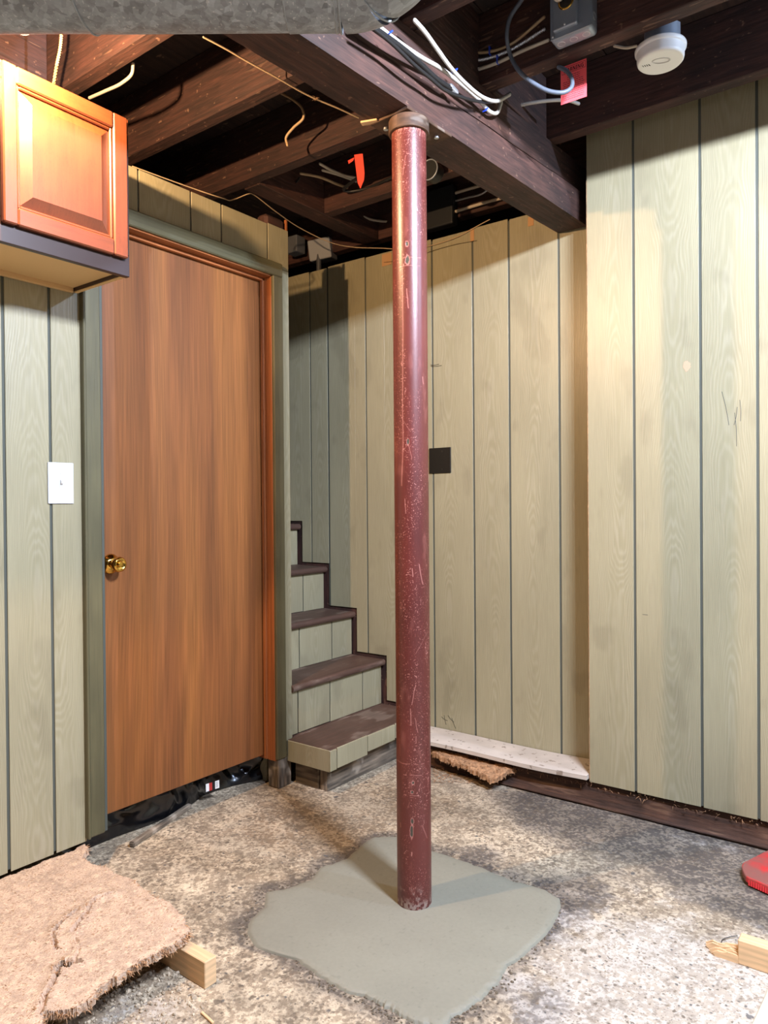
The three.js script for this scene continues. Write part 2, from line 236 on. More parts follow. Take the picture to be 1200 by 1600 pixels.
MAT.whiteCable = std({ color: '#bfbab0', roughness: 0.5 });
MAT.tanCable = std({ color: '#a88d6a', roughness: 0.6 });
MAT.beigeCable = std({ color: '#b7ab97', roughness: 0.6 });
MAT.blackCable = std({ color: '#191818', roughness: 0.5 });
MAT.greyCable = std({ color: '#59606a', roughness: 0.45 });
MAT.blue = std({ color: '#2848c0', roughness: 0.4 });
MAT.red = std({ color: '#e2402f', roughness: 0.55 });
MAT.redPlastic = std({ map: tex(512, 512, (u, v) => { const w = ss(0.22, 0.44, fbm(u * 6, v * 6, 5)), g = vn(u * 90, v * 90); return mix3([206, 44, 44], [120, 92, 82], w * 0.8 + 0.1 * (g - 0.5)); }), roughness: 0.6 });
MAT.redEdge = std({ color: '#d6383c', roughness: 0.5 });
MAT.gravel = std({ color: '#cfc3b0', roughness: 0.95 });
MAT.string = std({ color: '#b39a78', roughness: 0.9 });

// ---------------------------------------------------------------- the room: floor, walls, ceiling
const FRONT_X = -2.15, RIGHT_Z = -2.71, BACK_Z = -2.88, HEAD = 2.315;
const ROOM = { x0: -3.4, x1: 3.2, z0: -3.3, z1: 3.2, top: 2.755 };
{
  const w = ROOM.x1 - ROOM.x0 + 0.4, d = ROOM.z1 - ROOM.z0 + 0.4, g = new THREE.BoxGeometry(w, 0.12, d);
  const cx = (ROOM.x0 + ROOM.x1) / 2, cz = (ROOM.z0 + ROOM.z1) / 2, p = g.attributes.position, uv = g.attributes.uv;
  for (let i = 0; i < p.count; i++) uv.setXY(i, (p.getX(i) + cx - FX0) / FS, (p.getZ(i) + cz - FZ0) / FS);
  const f = M('floor', g, MAT.floor, null, [cx, -0.06, cz]); f.userData = { kind: 'structure', label: 'old worn concrete slab floor with exposed pebbles, damp and lime stains' };
}
const shell = (name, label, mat, a, b) => { const m = board(name, null, mat, a, b, { su: 1, sv: 1, c: 0.001 }); m.userData = { kind: 'structure', label }; return m; };
const PU = { su: GW, sv: GH, c: 0.0018 };
let plankNo = 0;
function panelBoard(name, parent, a, b, o = {}) { const k = plankNo++, h = Math.abs(b[1] - a[1]), slack = Math.max(0, GH - h) / GH / 2; return board(name, parent, MAT.panel, a, b, { ...PU, su: (k % 3 === 1 ? -1 : 1) * GW, off: [((k * 3 + (k >> 2)) % 4 + 0.5) / 4, 0.5 + rr(-slack, slack)], ...o }); }
const plank = (parent, a, b) => panelBoard('plank', parent, a, b);
const ceiling = S('ceiling', 'dark underside of the floor boards above the joists');
for (let x = ROOM.x0 - 0.15; x < ROOM.x1 + 0.1; x += 0.24) board('floor_board', ceiling, MAT.subfloor, [x, ROOM.top, ROOM.z0 - 0.15], [x + 0.236, ROOM.top + 0.03, ROOM.z1 + 0.15], { grain: 'z', su: 1, sv: 1 });
board('deck', ceiling, MAT.subfloor, [ROOM.x0 - 0.2, ROOM.top + 0.031, ROOM.z0 - 0.2], [ROOM.x1 + 0.2, ROOM.top + 0.07, ROOM.z1 + 0.2], { grain: 'x' });
shell('wall_rear', 'dark foundation wall behind the stair wall', MAT.concreteWall, [ROOM.x0 - 0.15, 0, ROOM.z0 - 0.12], [ROOM.x1 + 0.15, ROOM.top, ROOM.z0]);
shell('wall_far_left', 'dark foundation wall beyond the door', MAT.concreteWall, [ROOM.x0 - 0.15, 0, ROOM.z0], [ROOM.x0 - 0.03, ROOM.top, ROOM.z1]);
shell('wall_side', 'bare cellar wall outside the view', MAT.concreteWall, [ROOM.x1, 0, ROOM.z0], [ROOM.x1 + 0.15, ROOM.top, ROOM.z1]);
shell('wall_front', 'bare cellar wall behind the viewer', MAT.concreteWall, [ROOM.x0, 0, ROOM.z1], [ROOM.x1, ROOM.top, ROOM.z1 + 0.15]);

// right wall: grooved sheet panelling over a sill
const G = 0.0045; // half width of a groove
const wallRight = S('wall_right', 'pale khaki green grooved wood-look panelling that reaches up behind the joist');
{
  const xs = [-1.045]; for (const px of [[991, 700], [1095, 700], [1184, 700]]) xs.push(at(px[0], px[1], 'z', RIGHT_Z).x);
  let x = xs[xs.length - 1]; const wd = [0.2, 0.23, 0.18, 0.21]; for (let i = 0; x < ROOM.x1 - 0.2; i++) { x += wd[i % 4]; xs.push(x); } xs[xs.length - 1] = ROOM.x1;
  board('backing', wallRight, MAT.groove, [-1.043, 0.1, RIGHT_Z - 0.003], [ROOM.x1, 2.75, RIGHT_Z - 0.008]);
  board('stud_wall', wallRight, MAT.joist, [-1.04, 0.105, RIGHT_Z - 0.008], [ROOM.x1, 2.75, RIGHT_Z - 0.12]);
  for (let i = 0; i < xs.length - 1; i++) plank(wallRight, [xs[i] + (i ? G : 0), 0.097, RIGHT_Z - 0.0035], [xs[i + 1] - G, 2.74, RIGHT_Z]);
  board('raw_edge', wallRight, MAT.fibre, [-1.0462, 0.1, RIGHT_Z - 0.006], [-1.0446, 2.4, RIGHT_Z + 0.0006], { c: 0.0003 });
  const chipShape = new THREE.Shape(); for (let i = 0; i <= 14; i++) { const a = i / 14 * 6.283, r = 0.016 * (0.7 + 0.5 * rnd()); chipShape[i ? 'lineTo' : 'moveTo'](Math.cos(a) * r * 0.8, Math.sin(a) * r * 1.2); }
  const c = at(1073, 573, 'z', RIGHT_Z); M('paint_chip', new THREE.ExtrudeGeometry(chipShape, { depth: 0.0006, bevelEnabled: false }), std({ color: '#cf9a7c', roughness: 0.8 }), wallRight, [c.x, c.y, RIGHT_Z - 0.0001]);
  const sc = std({ color: '#4d4c48', roughness: 0.8 });
  for (const [a, b] of [[[1128, 612], [1139, 664]], [[1152, 636], [1147, 664]], [[1148, 645], [1151, 697]], [[1156, 625], [1157, 658]], [[1004, 960], [1012, 961]]]) { const p = at(a[0], a[1], 'z', RIGHT_Z), q = at(b[0], b[1], 'z', RIGHT_Z); M('scuff_mark', tube([[p.x, p.y, RIGHT_Z], [(p.x + q.x) / 2 + 0.002, (p.y + q.y) / 2, RIGHT_Z], [q.x, q.y, RIGHT_Z]], 0.0009, 8, 5), sc, wallRight); }
}
// stair wall behind, set back
const wallBack = S('wall_back', 'khaki green grooved panelling of the stair wall behind the red column');
{
  const xs = [ROOM.x0 - 0.03, -3.2, -3.02, -2.82, at(485, 600, 'z', BACK_Z).x, at(513, 600, 'z', BACK_Z).x, at(572, 600, 'z', BACK_Z).x, at(630, 600, 'z', BACK_Z).x, at(676, 600, 'z', BACK_Z).x, at(739.5, 600, 'z', BACK_Z).x, at(796, 600, 'z', BACK_Z).x, at(874, 600, 'z', BACK_Z).x, -1.0];
  // the panelling stops a finger's width above the treads
  const steps = [[-0.98, -1.905, 0.03], [-1.905, -2.14, 0.207]]; for (let k = 0; k < 6; k++) steps.push([-2.14 - 0.186 * k, k === 5 ? ROOM.x0 : -2.326 - 0.186 * k, 0.427 + 0.22 * k]);
  for (const [a, b, y] of steps) board('backing', wallBack, MAT.groove, [b, y, BACK_Z - 0.003], [a, 2.40, BACK_Z - 0.008], { c: 0.0001 });
  board('stud_wall', wallBack, MAT.joist, [ROOM.x0, 0.0, BACK_Z - 0.008], [-0.98, 2.36, BACK_Z - 0.1]);
  for (let i = 0; i < xs.length - 1; i++) { const k = plankNo++, p0 = xs[i] + G, p1 = xs[i + 1] - G, pc = (p0 + p1) / 2, u0 = ((k * 3 + (k >> 2)) % 4 + 0.5) / 4, top = 2.405 + (i % 2 ? 0.004 : 0);
    for (const [a, b, y] of steps) { const l = Math.max(p0, b), r = Math.min(p1, a); if (r - l > 0.004) board('plank', wallBack, MAT.panel, [l, y, BACK_Z - 0.0035], [r, top, BACK_Z], { ...PU, c: l > p0 || r < p1 ? 0.0003 : PU.c, off: [u0 + ((l + r) / 2 - pc) / GW, 0.5 + ((y + top) / 2 - 1.22) / GH] }); } }
  const sc = std({ color: '#54503f', roughness: 0.9 });
  for (const [a, b] of [[[690, 1120], [699, 1126]], [[700, 1118], [709, 1128]], [[694, 1118], [697, 1132]], [[706, 1122], [712, 1138]], [[673, 570], [686, 569]], [[673, 572], [690, 571]]]) { const p = at(a[0], a[1], 'z', BACK_Z), q = at(b[0], b[1], 'z', BACK_Z); M('scuff_mark', tube([[p.x, p.y, BACK_Z], [(p.x + q.x) / 2, (p.y + q.y) / 2 - 0.003, BACK_Z], [q.x, q.y, BACK_Z]], 0.0016, 8, 5), sc, wallBack); }
  const tan = std({ color: '#b98f62', roughness: 0.8 });
  for (const [x0, y0, x1, y1] of [[735, 358, 741, 376], [825, 340, 834, 352], [597, 398, 612, 413]]) { const p = at(x0, y0, 'z', BACK_Z), q = at(x1, y1, 'z', BACK_Z); board('bare_wood_strip', wallBack, tan, [p.x, p.y, BACK_Z], [q.x, q.y, BACK_Z + 0.002], { c: 0.0004 }); }
}
// door wall (left): partition with the doorway
const wallLeft = S('wall_left', 'khaki green grooved partition with the door, its top short of the joists');
const DZ0 = -1.342, DZ1 = -2.12; // opening along z
{
  const core = (a, b) => board('stud_wall', wallLeft, MAT.joist, a, b, { grain: 'y' });
  core([FRONT_X - 0.01, 0.11, ROOM.z1], [FRONT_X - 0.1, HEAD - 0.01, DZ0 - 0.02]);
  core([FRONT_X - 0.01, 0.12, DZ1 - 0.02], [FRONT_X - 0.1, HEAD - 0.01, -2.222]);
  core([FRONT_X - 0.01, 2.128, DZ0], [FRONT_X - 0.1, HEAD - 0.01, DZ1]);
  board('backing', wallLeft, MAT.groove, [FRONT_X - 0.004, 0.11, ROOM.z1], [FRONT_X - 0.009, HEAD - 0.002, DZ0 - 0.02]);
  board('backing', wallLeft, MAT.groove, [FRONT_X - 0.004, 2.14, DZ0 - 0.02], [FRONT_X - 0.009, HEAD - 0.002, -2.222]);
  const zs = [-1.286]; for (const p of [[79, 700], [8, 800]]) zs.push(at(p[0], p[1], 'x', FRONT_X).z);
  let z = zs[2]; const wd = [0.19, 0.22, 0.16, 0.23]; for (let i = 0; z < ROOM.z1 - 0.2; i++) { z += wd[i % 4]; zs.push(z); }
  for (let i = 0; i < zs.length - 1; i++) plank(wallLeft, [FRONT_X - 0.0035, 0.104, zs[i] + (i ? G : 0)], [FRONT_X, HEAD, zs[i + 1] - G]);
  const hs = [-1.29, -1.5, at(298, 320, 'x', FRONT_X).z, at(346, 345, 'x', FRONT_X).z, at(418, 372, 'x', FRONT_X).z, -2.224];
  for (let i = 0; i < hs.length - 1; i++) plank(wallLeft, [FRONT_X - 0.0035, 2.15, hs[i + 1] + (i < 4 ? G * 0.7 : 0)], [FRONT_X, HEAD + (i === 4 ? 0.004 : 0), hs[i] - G * 0.7]);
  plank(wallLeft, [FRONT_X - 0.0035, 0.13, -2.224], [FRONT_X, 2.149, -2.176]);
}
shell('wall_stair', 'side wall of the stairs behind the door wall', MAT.panel, [ROOM.x0, 0, -2.223], [FRONT_X - 0.1, HEAD - 0.02, -2.17]);
// casing and jambs
const trim = S('trim_1', 'olive door casing with orange wood jambs around the brown door');
{
  const x0 = FRONT_X, x1 = FRONT_X + 0.016, o = { su: 0.25, sv: 1, c: 0.004 };
  board('casing', trim, MAT.casing, [x0, 0.115, -1.287], [x1, 2.109, DZ0], o);
  board('casing', trim, MAT.casing, [x0, 0.125, DZ1], [x1, 2.109, -2.176], o);
  board('casing', trim, MAT.casing, [x0, 2.109, -1.287], [x1, 2.165, -2.176], { ...o, grain: 'z' });
  board('casing_bead', trim, MAT.casing, [x0, 0.115, -1.279], [x1 + 0.006, 2.109, -1.2875], { ...o, c: 0.002 });
  const j = { su: 0.25, sv: 1, c: 0.0015 };
  board('jamb', trim, MAT.jamb, [x0 + 0.002, 0.12, DZ1 + 0.0005], [x0 - 0.12, 2.109, DZ1 - 0.018], j);
  board('jamb', trim, MAT.jamb, [x0 + 0.002, 0.12, DZ0 - 0.0005], [x0 - 0.12, 2.109, DZ0 + 0.018], j);
  board('jamb', trim, MAT.jamb, [x0 + 0.002, 2.104, DZ0], [x0 - 0.12, 2.122, DZ1], { ...j, grain: 'z' });
  board('stop', trim, MAT.jamb, [x0 - 0.036, 0.125, DZ1 + 0.0115], [x0 - 0.052, 2.1, DZ1], j);
  board('stop', trim, MAT.jamb, [x0 - 0.036, 2.092, DZ0], [x0 - 0.052, 2.104, DZ1], { ...j, grain: 'z' });
}
const door = S('door_1', 'flush reddish brown wood door with a brass knob, trimmed short above the floor');
{
  board('door_leaf', door, MAT.door, [FRONT_X - 0.058, 0.137, DZ0 - 0.004], [FRONT_X - 0.093, 2.099, DZ1 + 0.004], { su: 0.9, sv: 2.1, c: 0.002, off: [0.5, 0.5] });
  const k = at(172, 881, 'x', FRONT_X - 0.058);
  const kg = new THREE.Group(); kg.name = 'door_knob'; kg.position.copy(k); kg.rotation.z = -Math.PI / 2; door.add(kg);
  const lathe = (pts) => new THREE.LatheGeometry(pts.map((p) => new THREE.Vector2(p[0], p[1])), 40);
  M('rosette', lathe([[0, 0], [0.033, 0], [0.034, 0.003], [0.031, 0.009], [0.022, 0.014], [0.0165, 0.02], [0, 0.02]]), MAT.brass, kg);
  M('knob', lathe([[0, 0.018], [0.011, 0.018], [0.0115, 0.03], [0.016, 0.036], [0.023, 0.041], [0.026, 0.05], [0.0245, 0.058], [0.02, 0.062], [0.0165, 0.0615], [0.014, 0.058], [0, 0.057]]), MAT.brass, kg);
  M('keyhole_plug', lathe([[0, 0.056], [0.0085, 0.056], [0.0085, 0.0605], [0.007, 0.0615], [0, 0.0615]]), MAT.brass, kg);
}
// sill plate and base of the right and stair walls
{
  const s = S('baseboard_right', 'dark brown weathered sill plate exposed under the panelling');
  // uneven face: a lofted strip
  const n = 120, pos = [], uv = [], idx = [], prof = [[-0.10, 0.0], [0.012, 0.0], [0.010, 0.012], [-0.004, 0.018], [-0.006, 0.05], [-0.006, 0.085], [-0.010, 0.0965], [-0.10, 0.0965]];
  for (let i = 0; i <= n; i++) { const x = lerp(-1.895, ROOM.x1, Math.pow(i / n, 1.6)); prof.forEach(([dz, y], j) => { const q = (fbm(x * 6, j * 1.7, 3) - 0.5); pos.push(x, y + (j > 0 && j < 4 ? 0.006 * q : 0) + (j > 4 && j < 7 ? -0.010 * Math.abs(q) : 0), RIGHT_Z - 0.012 + dz + (j > 0 && j < 7 ? 0.014 * q : 0)); uv.push(j * 0.07, x / 0.6); }); }
  for (let i = 0; i < n; i++) for (let j = 0; j < 7; j++) { const a = i * 8 + j, b = a + 8; idx.push(a, b, a + 1, b, b + 1, a + 1); }
  const g = new THREE.BufferGeometry(); g.setAttribute('position', new THREE.Float32BufferAttribute(pos, 3)); g.setAttribute('uv', new THREE.Float32BufferAttribute(uv, 2)); g.setIndex(idx); g.computeVertexNormals();
  MAT.sill.side = THREE.DoubleSide; M('sill_plate', g, MAT.sill, s);
}
// fibres: thin bent slivers, merged
function sliver(p, len, w, dir, out) { const q = new THREE.Vector3().copy(p).addScaledVector(dir, len), m = new THREE.Vector3().lerpVectors(p, q, 0.5); m.y += len * 0.12; const s = new THREE.Vector3().crossVectors(dir, new THREE.Vector3(0, 1, 0)).normalize().multiplyScalar(w); const t = new THREE.Vector3(0, w * 0.8, 0);
  for (const [a, b, c] of [[p.clone().add(s), p.clone().sub(s), m.clone().add(s)], [p.clone().sub(s), m.clone().sub(s), m.clone().add(s)], [m.clone().add(s), m.clone().sub(s), q], [p.clone().add(t), m.clone().add(t), p.clone().add(s)], [m.clone().add(t), q, m.clone().add(s)], [p.clone().add(t), p.clone().sub(s), m.clone().add(t)]]) for (const v of [a, b, c]) out.push(v.x, v.y, v.z); }
function sliverGeo(out) { const g = new THREE.BufferGeometry(); g.setAttribute('position', new THREE.Float32BufferAttribute(out, 3)); const uv = []; for (let i = 0; i < out.length / 3; i++) uv.push(out[i * 3] * 3 + out[i * 3 + 1], out[i * 3 + 2] * 3); g.setAttribute('uv', new THREE.Float32BufferAttribute(uv, 2)); g.computeVertexNormals(); return g; }
const fibreMat = MAT.fibre; fibreMat.side = THREE.DoubleSide;

// ---------------------------------------------------------------- lumps cut by a mask: slabs with ragged outline
function maskSlab(inside, top, thick, x0, x1, z0, z1, cell, su) {
  const nx = Math.ceil((x1 - x0) / cell), nz = Math.ceil((z1 - z0) / cell), pos = [], uv = [], idx = [], id = new Map();
  const key = (i, j, l) => (i * (nz + 1) + j) * 2 + l;
  const vert = (i, j, l) => { const k = key(i, j, l); if (id.has(k)) return id.get(k); const jx = (h2(i * 5 + 1, j * 3 + 2) - 0.5) * cell * 0.5, jz = (h2(j * 7 + 3, i * 11 + 4) - 0.5) * cell * 0.5; const x = x0 + i * cell + jx, z = z0 + j * cell + jz, y = top(x, z) - (l ? thick : 0); const n = pos.length / 3, ux = l ? 0.012 * (fbm(x * 90, z * 90, 3) - 0.5) : 0, uz = l ? 0.012 * (fbm(z * 90 + 5, x * 90, 3) - 0.5) : 0; pos.push(x + ux, y + (l ? 0.008 * (fbm(x * 60, z * 60, 2) - 0.5) : 0), z + uz); uv.push((x + (l ? thick : 0)) / su, (z + (l ? thick : 0)) / su); id.set(k, n); return n; };
  const inC = (i, j) => i >= 0 && j >= 0 && i < nx && j < nz && inside(x0 + (i + 0.5) * cell, z0 + (j + 0.5) * cell);
  for (let i = 0; i < nx; i++) for (let j = 0; j < nz; j++) { if (!inC(i, j)) continue;
    const a = vert(i, j, 0), b = vert(i + 1, j, 0), c = vert(i + 1, j + 1, 0), d = vert(i, j + 1, 0); idx.push(a, d, b, b, d, c);
    const e = vert(i, j, 1), f = vert(i + 1, j, 1), g = vert(i + 1, j + 1, 1), h = vert(i, j + 1, 1); idx.push(e, f, h, f, g, h);
    if (!inC(i, j - 1)) idx.push(a, b, e, b, f, e); if (!inC(i, j + 1)) idx.push(d, h, c, c, h, g); if (!inC(i - 1, j)) idx.push(a, e, d, d, e, h); if (!inC(i + 1, j)) idx.push(b, c, f, c, g, f); }
  let geo = new THREE.BufferGeometry(); geo.setAttribute('position', new THREE.Float32BufferAttribute(pos, 3)); geo.setAttribute('uv', new THREE.Float32BufferAttribute(uv, 2)); geo.setIndex(idx);
  return BGU.toCreasedNormals(geo, 0.9);
}
const inPoly = (P) => (x, z) => { let r = false; for (let i = 0, j = P.length - 1; i < P.length; j = i++) { const a = P[i], b = P[j]; if ((a[1] > z) !== (b[1] > z) && x < (b[0] - a[0]) * (z - a[1]) / (b[1] - a[1]) + a[0]) r = !r; } return r; };
const segD = (x, z, a, b) => { const dx = b[0] - a[0], dz = b[1] - a[1], t = clamp(((x - a[0]) * dx + (z - a[1]) * dz) / (dx * dx + dz * dz)); return Math.hypot(x - a[0] - dx * t, z - a[1] - dz * t); };
const lineD = (x, z, L) => { let d = 9; for (let i = 0; i < L.length - 1; i++) d = Math.min(d, segD(x, z, L[i], L[i + 1])); return d; };
const fl = (px, py, y) => { const p = at(px, py, 'y', y); return [p.x, p.z]; };

// fresh concrete patch around the foot of the column
{
  const c = PC, R = patchR;
  const NA = 420, NR = 46, pos = [], uv = [], idx = [];
  for (let r = 0; r <= NR; r++) for (let i = 0; i < NA; i++) { const a = -Math.PI + i / NA * 6.28318, t = r / NR, rag = 0.012 * (fbm(Math.cos(a) * 14 + 5, Math.sin(a) * 14, 4) - 0.5) + 0.006 * (fbm(Math.cos(a) * 60 + 5, Math.sin(a) * 60, 2) - 0.5), rad = (R(a) + rag) * (r === NR ? 1.006 : t * 1.0), x = c[0] + Math.cos(a) * rad, z = c[1] + Math.sin(a) * rad; const edge = ss(0.9, 1.0, t); const y = r === NR ? -0.004 : 0.0085 - 0.004 * edge + 0.0022 * (fbm(x * 5, z * 5, 3) - 0.5) + edge * 0.004 * (fbm(x * 50, z * 50, 3) - 0.5); pos.push(x, y, z); uv.push((x + 1.8) / 1.4, (z + 2.2) / 1.4); }
  for (let r = 0; r < NR; r++) for (let i = 0; i < NA; i++) { const j = (i + 1) % NA, a = r * NA + i, b = r * NA + j, e = a + NA, f = b + NA; idx.push(a, b, e, b, f, e); }
  const g = new THREE.BufferGeometry(); g.setAttribute('position', new THREE.Float32BufferAttribute(pos, 3)); g.setAttribute('uv', new THREE.Float32BufferAttribute(uv, 2)); g.setIndex(idx); g.computeVertexNormals();
  const patch = T('concrete_patch', 'smooth grey fresh concrete patch poured around the foot of the red column', 'patch');
  M('slab', g, MAT.patch, patch);
  // crumbled rim of the broken old slab around it
  const rim = []; const base = new THREE.IcosahedronGeometry(1, 0);
  for (let k = 0; k < 420; k++) { const a = rr(-Math.PI, Math.PI), rad = R(a) + rr(-0.004, 0.03) * (0.4 + rnd()), s = rr(0.001, 0.004); const q = base.clone(); q.scale(s * rr(0.7, 1.4), s * 0.6, s * rr(0.7, 1.4)); q.rotateY(rnd() * 6); q.translate(c[0] + Math.cos(a) * rad, 0.001, c[1] + Math.sin(a) * rad); rim.push(q); }
  const cr = M('crumbled_rim', BGU.mergeGeometries(rim), MAT.crumb, patch); cr.userData = { kind: 'stuff', label: 'crumbs of broken old concrete along the edge' };
}
// broken particle board flooring left in the corner, on a cut piece of lumber
{
  const Y = 0.104, q = [[-60, 1385], [0, 1364], [60, 1341], [133, 1313], [138, 1322], [128, 1334], [141, 1343], [154, 1346], [178, 1358], [210, 1372], [216, 1380], [224, 1383], [245, 1396], [266, 1409], [287, 1428], [297, 1449], [287, 1461], [266, 1473], [245, 1483], [226, 1494], [206, 1504], [189, 1517], [168, 1529], [150, 1541], [140, 1557], [119, 1567], [98, 1575], [82, 1575], [66, 1578], [70, 1600], [78, 1640], [60, 1800], [-260, 1800], [-300, 1480]];
  const P = q.map((p) => fl(p[0], p[1], Y));
  for (const p of P) if (p[0] < FRONT_X + 0.004) p[0] = FRONT_X + 0.004;
  const ip = inPoly(P), C = (a) => a.map((p) => fl(p[0], p[1], Y));
  const cr = [C([[175, 1392], [150, 1400], [141, 1412], [133, 1428], [120, 1441], [114, 1452]]), C([[122, 1418], [103, 1432], [90, 1444], [82, 1456], [86, 1470], [88, 1479]]), C([[124, 1500], [106, 1496], [98, 1503], [88, 1508], [90, 1516], [82, 1532], [70, 1552], [64, 1576]]), C([[262, 1442], [282, 1453]]), C([[238, 1394], [256, 1404]]), C([[118, 1462], [124, 1480], [116, 1496]])];
  const wd = [0.006, 0.004, 0.007, 0.002, 0.002, 0.003];
  const hole = inPoly(C([[88, 1506], [99, 1494], [108, 1500], [122, 1500], [108, 1507], [96, 1508], [90, 1520], [86, 1522]]));
  const low = inPoly(C([[175, 1392], [141, 1412], [114, 1452], [118, 1496], [90, 1512], [64, 1578], [66, 1700], [400, 1700], [400, 1392]]));
  const top = (x, z) => {
    let y = Y - 0.008 + 0.004 * (fbm(x * 4, z * 4, 3) - 0.5) + 0.0035 * (fbm(x * 45, z * 45, 3) - 0.5); 
    for (let i = 0; i < cr.length; i++) { const d = lineD(x, z, cr[i]); if (d < 0.03) { const e = d + 0.010 * (fbm(x * 70, z * 70, 3) - 0.5); y += 0.005 * (1 - ss(0.006, 0.03, d)) * (i < 3 ? 1 : 0.3); y -= (i < 3 ? 0.018 : 0.007) * (1 - ss(wd[i] * 0.1, wd[i] * 1.1, Math.abs(e))); } }
    return y;
  };
  const pb = T('particle_board', 'broken tan particle board flooring with torn edges and cracks against the door wall', 'flooring');
  M('sheet', maskSlab((x, z) => ip(x + 0.022 * (fbm(x * 34, z * 34, 4) - 0.5), z + 0.022 * (fbm(z * 34 + 9, x * 34, 4) - 0.5)) && !hole(x, z), top, 0.019, -2.16, -1.2, -1.34, -0.5, 0.0034, 0.5), MAT.particle, pb);
  const out = []; for (let i = 0; i < P.length - 4; i++) { const a = P[i], b = P[i + 1], L = Math.hypot(b[0] - a[0], b[1] - a[1]); if (i < 3) continue; const nx = -(b[1] - a[1]) / L, nz = (b[0] - a[0]) / L; for (let k = 0; k < L * (i > 14 ? 1500 : 300); k++) { const t = rnd(), x = lerp(a[0], b[0], t), z = lerp(a[1], b[1], t), s = -1; const dir = new THREE.Vector3(s * nx + rr(-0.9, 0.9), rr(-0.7, 0.5), s * nz + rr(-0.9, 0.9)).normalize(); sliver(new THREE.Vector3(x - s * nx * 0.006, top(x, z) - rr(0.001, 0.018), z - s * nz * 0.006), rr(0.005, 0.022), rr(0.0006, 0.0018), dir, out); } }
  for (const L of cr.slice(0, 3)) for (let i = 0; i < L.length - 1; i++) for (let k = 0; k < 14; k++) { const t = rnd(), x = lerp(L[i][0], L[i + 1][0], t) + rr(-0.01, 0.01), z = lerp(L[i][1], L[i + 1][1], t) + rr(-0.01, 0.01); sliver(new THREE.Vector3(x, top(x, z), z), rr(0.004, 0.012), rr(0.0005, 0.0012), new THREE.Vector3(rr(-1, 1), rr(0.1, 0.5), rr(-1, 1)).normalize(), out); }
  for (let k = 0; k < 900; k++) { const x = rr(-2.14, -1.3), z = rr(-1.3, -0.7); if (ip(x, z)) sliver(new THREE.Vector3(x, top(x, z) - 0.0003, z), rr(0.003, 0.012), rr(0.0004, 0.001), new THREE.Vector3(rr(-1, 1), 0.02, rr(-1, 1)).normalize(), out); }
  const fr = M('frayed_fibres', sliverGeo(out), fibreMat, pb); fr.userData = { kind: 'stuff', label: 'frayed wood fibres along the torn edges' };
  // the cut lumber it rests on
  const A = at(280, 1476, 'y', 0.074), B = at(320, 1499, 'y', 0.074), yaw = Math.atan2(-(B.z - A.z), B.x - A.x), len = 0.5;
  const dir = new THREE.Vector3(Math.cos(yaw), 0, -Math.sin(yaw)), side = new THREE.Vector3(dir.z, 0, -dir.x); // away from the viewer
  const w = 0.036, c = B.clone().addScaledVector(dir, -len / 2).addScaledVector(side, w / 2); c.y = 0.033;
  const bl = M('lumber_block', uvm(cham(len, 0.066, w, 0.002), 'x', 0.2, 0.5, 0.3, 0.1), MAT.pine, null, [c.x, c.y, c.z], [0, yaw, 0]); tag(bl, 'pale cut end of lumber propping up the torn particle board', 'lumber');
  // rubble under the torn edge
  const g = new THREE.IcosahedronGeometry(1, 0), n = 700, im = new THREE.InstancedMesh(g, MAT.gravel, n), o = new THREE.Object3D(), col = new THREE.Color();
  const gp = inPoly([[250, 1500], [310, 1545], [330, 1580], [230, 1620], [100, 1640], [90, 1590], [170, 1540]].map((p) => fl(p[0], p[1], 0)));
  let k = 0; while (k < n) { const x = rr(-1.75, -1.2), z = rr(-1.2, -0.6); if (!gp(x, z)) continue; const s = 0.0012 + 0.005 * Math.pow(rnd(), 4); o.position.set(x, s * 0.4, z); o.rotation.set(rnd() * 6, rnd() * 6, rnd() * 6); o.scale.set(s * rr(0.7, 1.5), s * rr(0.6, 1), s * rr(0.7, 1.5)); o.updateMatrix(); im.setMatrixAt(k, o.matrix); const v = rr(0.55, 1); im.setColorAt(k, col.setRGB(v, v * 0.95, v * 0.87)); k++; }
  im.name = 'gravel'; im.castShadow = im.receiveShadow = true; im.userData = { kind: 'stuff', label: 'pale crumbled rubble on the floor beside the torn particle board', category: 'gravel' }; scene.add(im);
}

